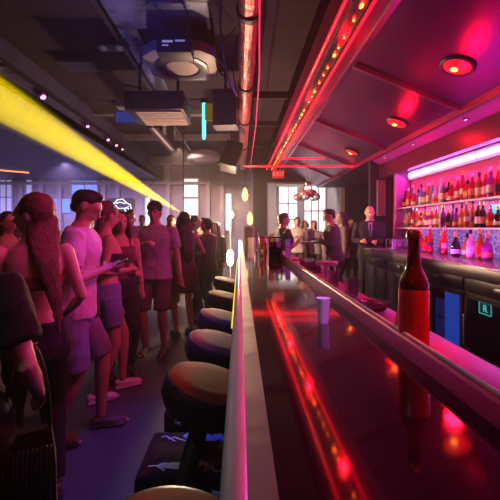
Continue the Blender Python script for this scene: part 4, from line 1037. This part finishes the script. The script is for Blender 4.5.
spec = [ # px, Y, rz, H, fem, hair, haircol, top, topcol, bottom, botcol, label
 (187,7.6,180,1.75,False,'bun',(.05,.03,.02),'tee',(.4,.35,.33),'trousers',(.05,.04,.05),'person in a pale T-shirt with tied-up hair below the bright far window'),
 (216,6.6,150,1.55,True,'long',(.03,.02,.015),'long',(.06,.04,.04),'trousers',(.02,.02,.02),'short woman in black beside the pole lamp'),
 (171,6.4,190,1.68,True,'back',(.04,.02,.015),'long',(.09,.05,.05),'trousers',(.03,.02,.03),'woman in a dark sweater behind the grey T-shirt man'),
 (52,6.4,170,1.66,True,'long',(.08,.05,.04),'tee',(.3,.24,.28),'trousers',(.03,.03,.05),'woman seen between the long-haired woman and the phone man'),
 (42,7.2,185,1.72,False,'short',(.03,.02,.015),'tee',(.35,.3,.34),'trousers',(.03,.03,.05),'man beyond the long-haired woman, under the blue screen'),
 (91,7.5,160,1.7,False,'short',(.03,.02,.02),'tee',(.2,.16,.2),'trousers',(.03,.03,.05),'man beyond the phone man, in front of the far blue window'),
 (113,8.2,200,1.72,True,'long',(.04,.02,.02),'tank',(.16,.1,.12),'trousers',(.03,.03,.05),'woman standing below the neon car sign'),
 (142,8.6,175,1.76,False,'short',(.02,.02,.02),'tee',(.12,.1,.14),'trousers',(.03,.03,.05),'man in a dark T-shirt beyond the V-neck person'),
 (8,3.6,-120,1.62,True,'back',(.05,.025,.02),'tank',(.3,.2,.22),'trousers',(.03,.03,.05),'woman at the picture edge beyond the long-haired woman'),
 (20,5.2,-160,1.7,False,'short',(.02,.015,.015),'tee',(.15,.1,.12),'trousers',(.02,.02,.03),'dark-haired man hidden behind the long-haired woman'),
 (203,8.6,180,1.7,False,'short',(.03,.02,.02),'tee',(.3,.22,.2),'trousers',(.04,.03,.03),'man standing farther off between the window and the pole lamp'),
 # right-hand room
 (283,5.9,-75,1.70,False,'short',(.012,.01,.01),'tee',(.04,.03,.04),'trousers',(.02,.02,.02),'bearded man in black across the high table, by the dark pillar'),
 (335,5.9,80,1.78,False,'short',(.012,.01,.01),'long',(.07,.05,.07),'trousers',(.02,.02,.02),'man in a dark shirt leaning over the high table'),
 (342,6.9,95,1.76,True,'long',(.06,.04,.04),'long',(.16,.12,.14),'trousers',(.03,.02,.03),'long-haired woman behind the man at the high table'),
 (297,8.4,175,1.70,False,'short',(.04,.03,.03),'tee',(.4,.36,.4),'trousers',(.03,.03,.03),'man in a pale T-shirt before the opening, beside the man in black'),
 (305,9.7,190,1.64,True,'long',(.03,.02,.02),'long',(.1,.07,.09),'trousers',(.03,.03,.03),'woman in dark clothes under the chandelier'),
 (314,8.6,170,1.62,False,'back',(.05,.04,.04),'tee',(.3,.26,.3),'trousers',(.03,.03,.03),'person in a grey top before the wider window'),
 (351,9.6,185,1.72,False,'short',(.05,.03,.03),'long',(.12,.06,.1),'trousers',(.02,.02,.02),'man in a reddish shirt by the white door trim'),
]
for (px, Y, rz, H, fem, hair, hc, top, tc, bot, bc, lab) in spec:
    kw = {}
    if px == 335: kw = dict(lean=.12, wr=(.1,.3,1.22), wl=(-.12,.28,1.22), head=(0,.3))
    if px == 283: kw = dict(wr=(.1,.26,1.28), wl=(-.12,.25,1.28))
    if px == 187: kw = dict()
    person(lab, who(px, Y), Y, R(rz), H=H, fem=fem, skin='tan', hair=hair, hairc=hc, top=top, topc=tc, bottom=bot, botc=bc, voxel=.02, fingers=False, **kw)
# man in the suit leaning on the worktop's end
person('bald man in a dark suit leaning at the end of the back bar', who(370,6.5), 6.52, R(165), H=1.86, skin='fair', hair='bald', hairc=(.2,.18,.17), top='jacket', topc=(.012,.014,.03), bottom='trousers', botc=(.012,.012,.02),
  wr=(.16,.3,1.12), wl=(-.06,.32,1.12), voxel=.014, fingers=True, head=(.15,.05), lean=.05)

# phone in the man's hands
t = thing('mobile_phone', 'dark phone held by the man in the pink-lit T-shirt', 'phone', (0,0,0))
pk = B['pink']; info = PPL[pk.name]
bpy.context.view_layer.update()
mid = (info['w'][1]+info['w'][-1])/2*info['s'] + Vector((0,.085,.035))
t.matrix_world = pk.matrix_world @ Matrix.Translation(mid) @ Matrix.Rotation(.5,4,'X')
bm = bmesh.new(); box(bm, -.036,.036,-.07,.07,-.004,.004, bev=.003); obj('case', bm, M_black, t)
bm = bmesh.new(); box(bm, -.032,.032,-.064,.064,.0042,.005); obj('screen', bm, mat('phone_screen', (.1,.1,.2), .2, emit=(.5,.5,.9), es=.25), t, smooth=False)

# handbags
def bag(lab, loc, rz, w_, h, dpt, m, strap):
    t = thing('handbag', lab, 'bag', loc, rz)
    bm = bmesh.new(); ring_loft(bm, [[Vector((a*w_*s, b*dpt*s2, z*h)) for a, b in ((-1,-.6),(-.7,-1),(.7,-1),(1,-.6),(1,.6),(.7,1),(-.7,1),(-1,.6))] for z, s, s2 in ((0,.85,.8),(.1,1,1),(.7,.95,.9),(1,.8,.35))]); obj('bag_body', bm, m, t, angle=.6)
    bm = bmesh.new(); tube(bm, [Vector((w_*.75*math.cos(PI-q*PI/12), 0, h*.93+(strap[2]-h*.93)*math.sin(q*PI/12))) for q in range(13)], .007, 8); obj('strap', bm, m, t)
    return t
b1 = bag('large black shoulder bag with a fringe hanging by the woman in black', (-.68,1.12,.46), R(25), .085, .34, .05, mat('bag_black', (.012,.01,.013), .5), (0,0,.62))
bm = bmesh.new()
for k in range(12): tube(bm, [(-.07+k*.0127,-.05,.3),(-.072+k*.0127,-.058,.2),(-.07+k*.0127,-.054,.08)], .004, 6)
obj('fringe', bm, mat('fringe_mauve', (.07,.035,.06), .4), b1)
bag('black handbag held at the side of the bare-shouldered woman', (who(97,2.72),2.6,.80), R(-60), .15, .28, .06, mat('bag_black', (.012,.01,.013), .5), (0,0,.38))
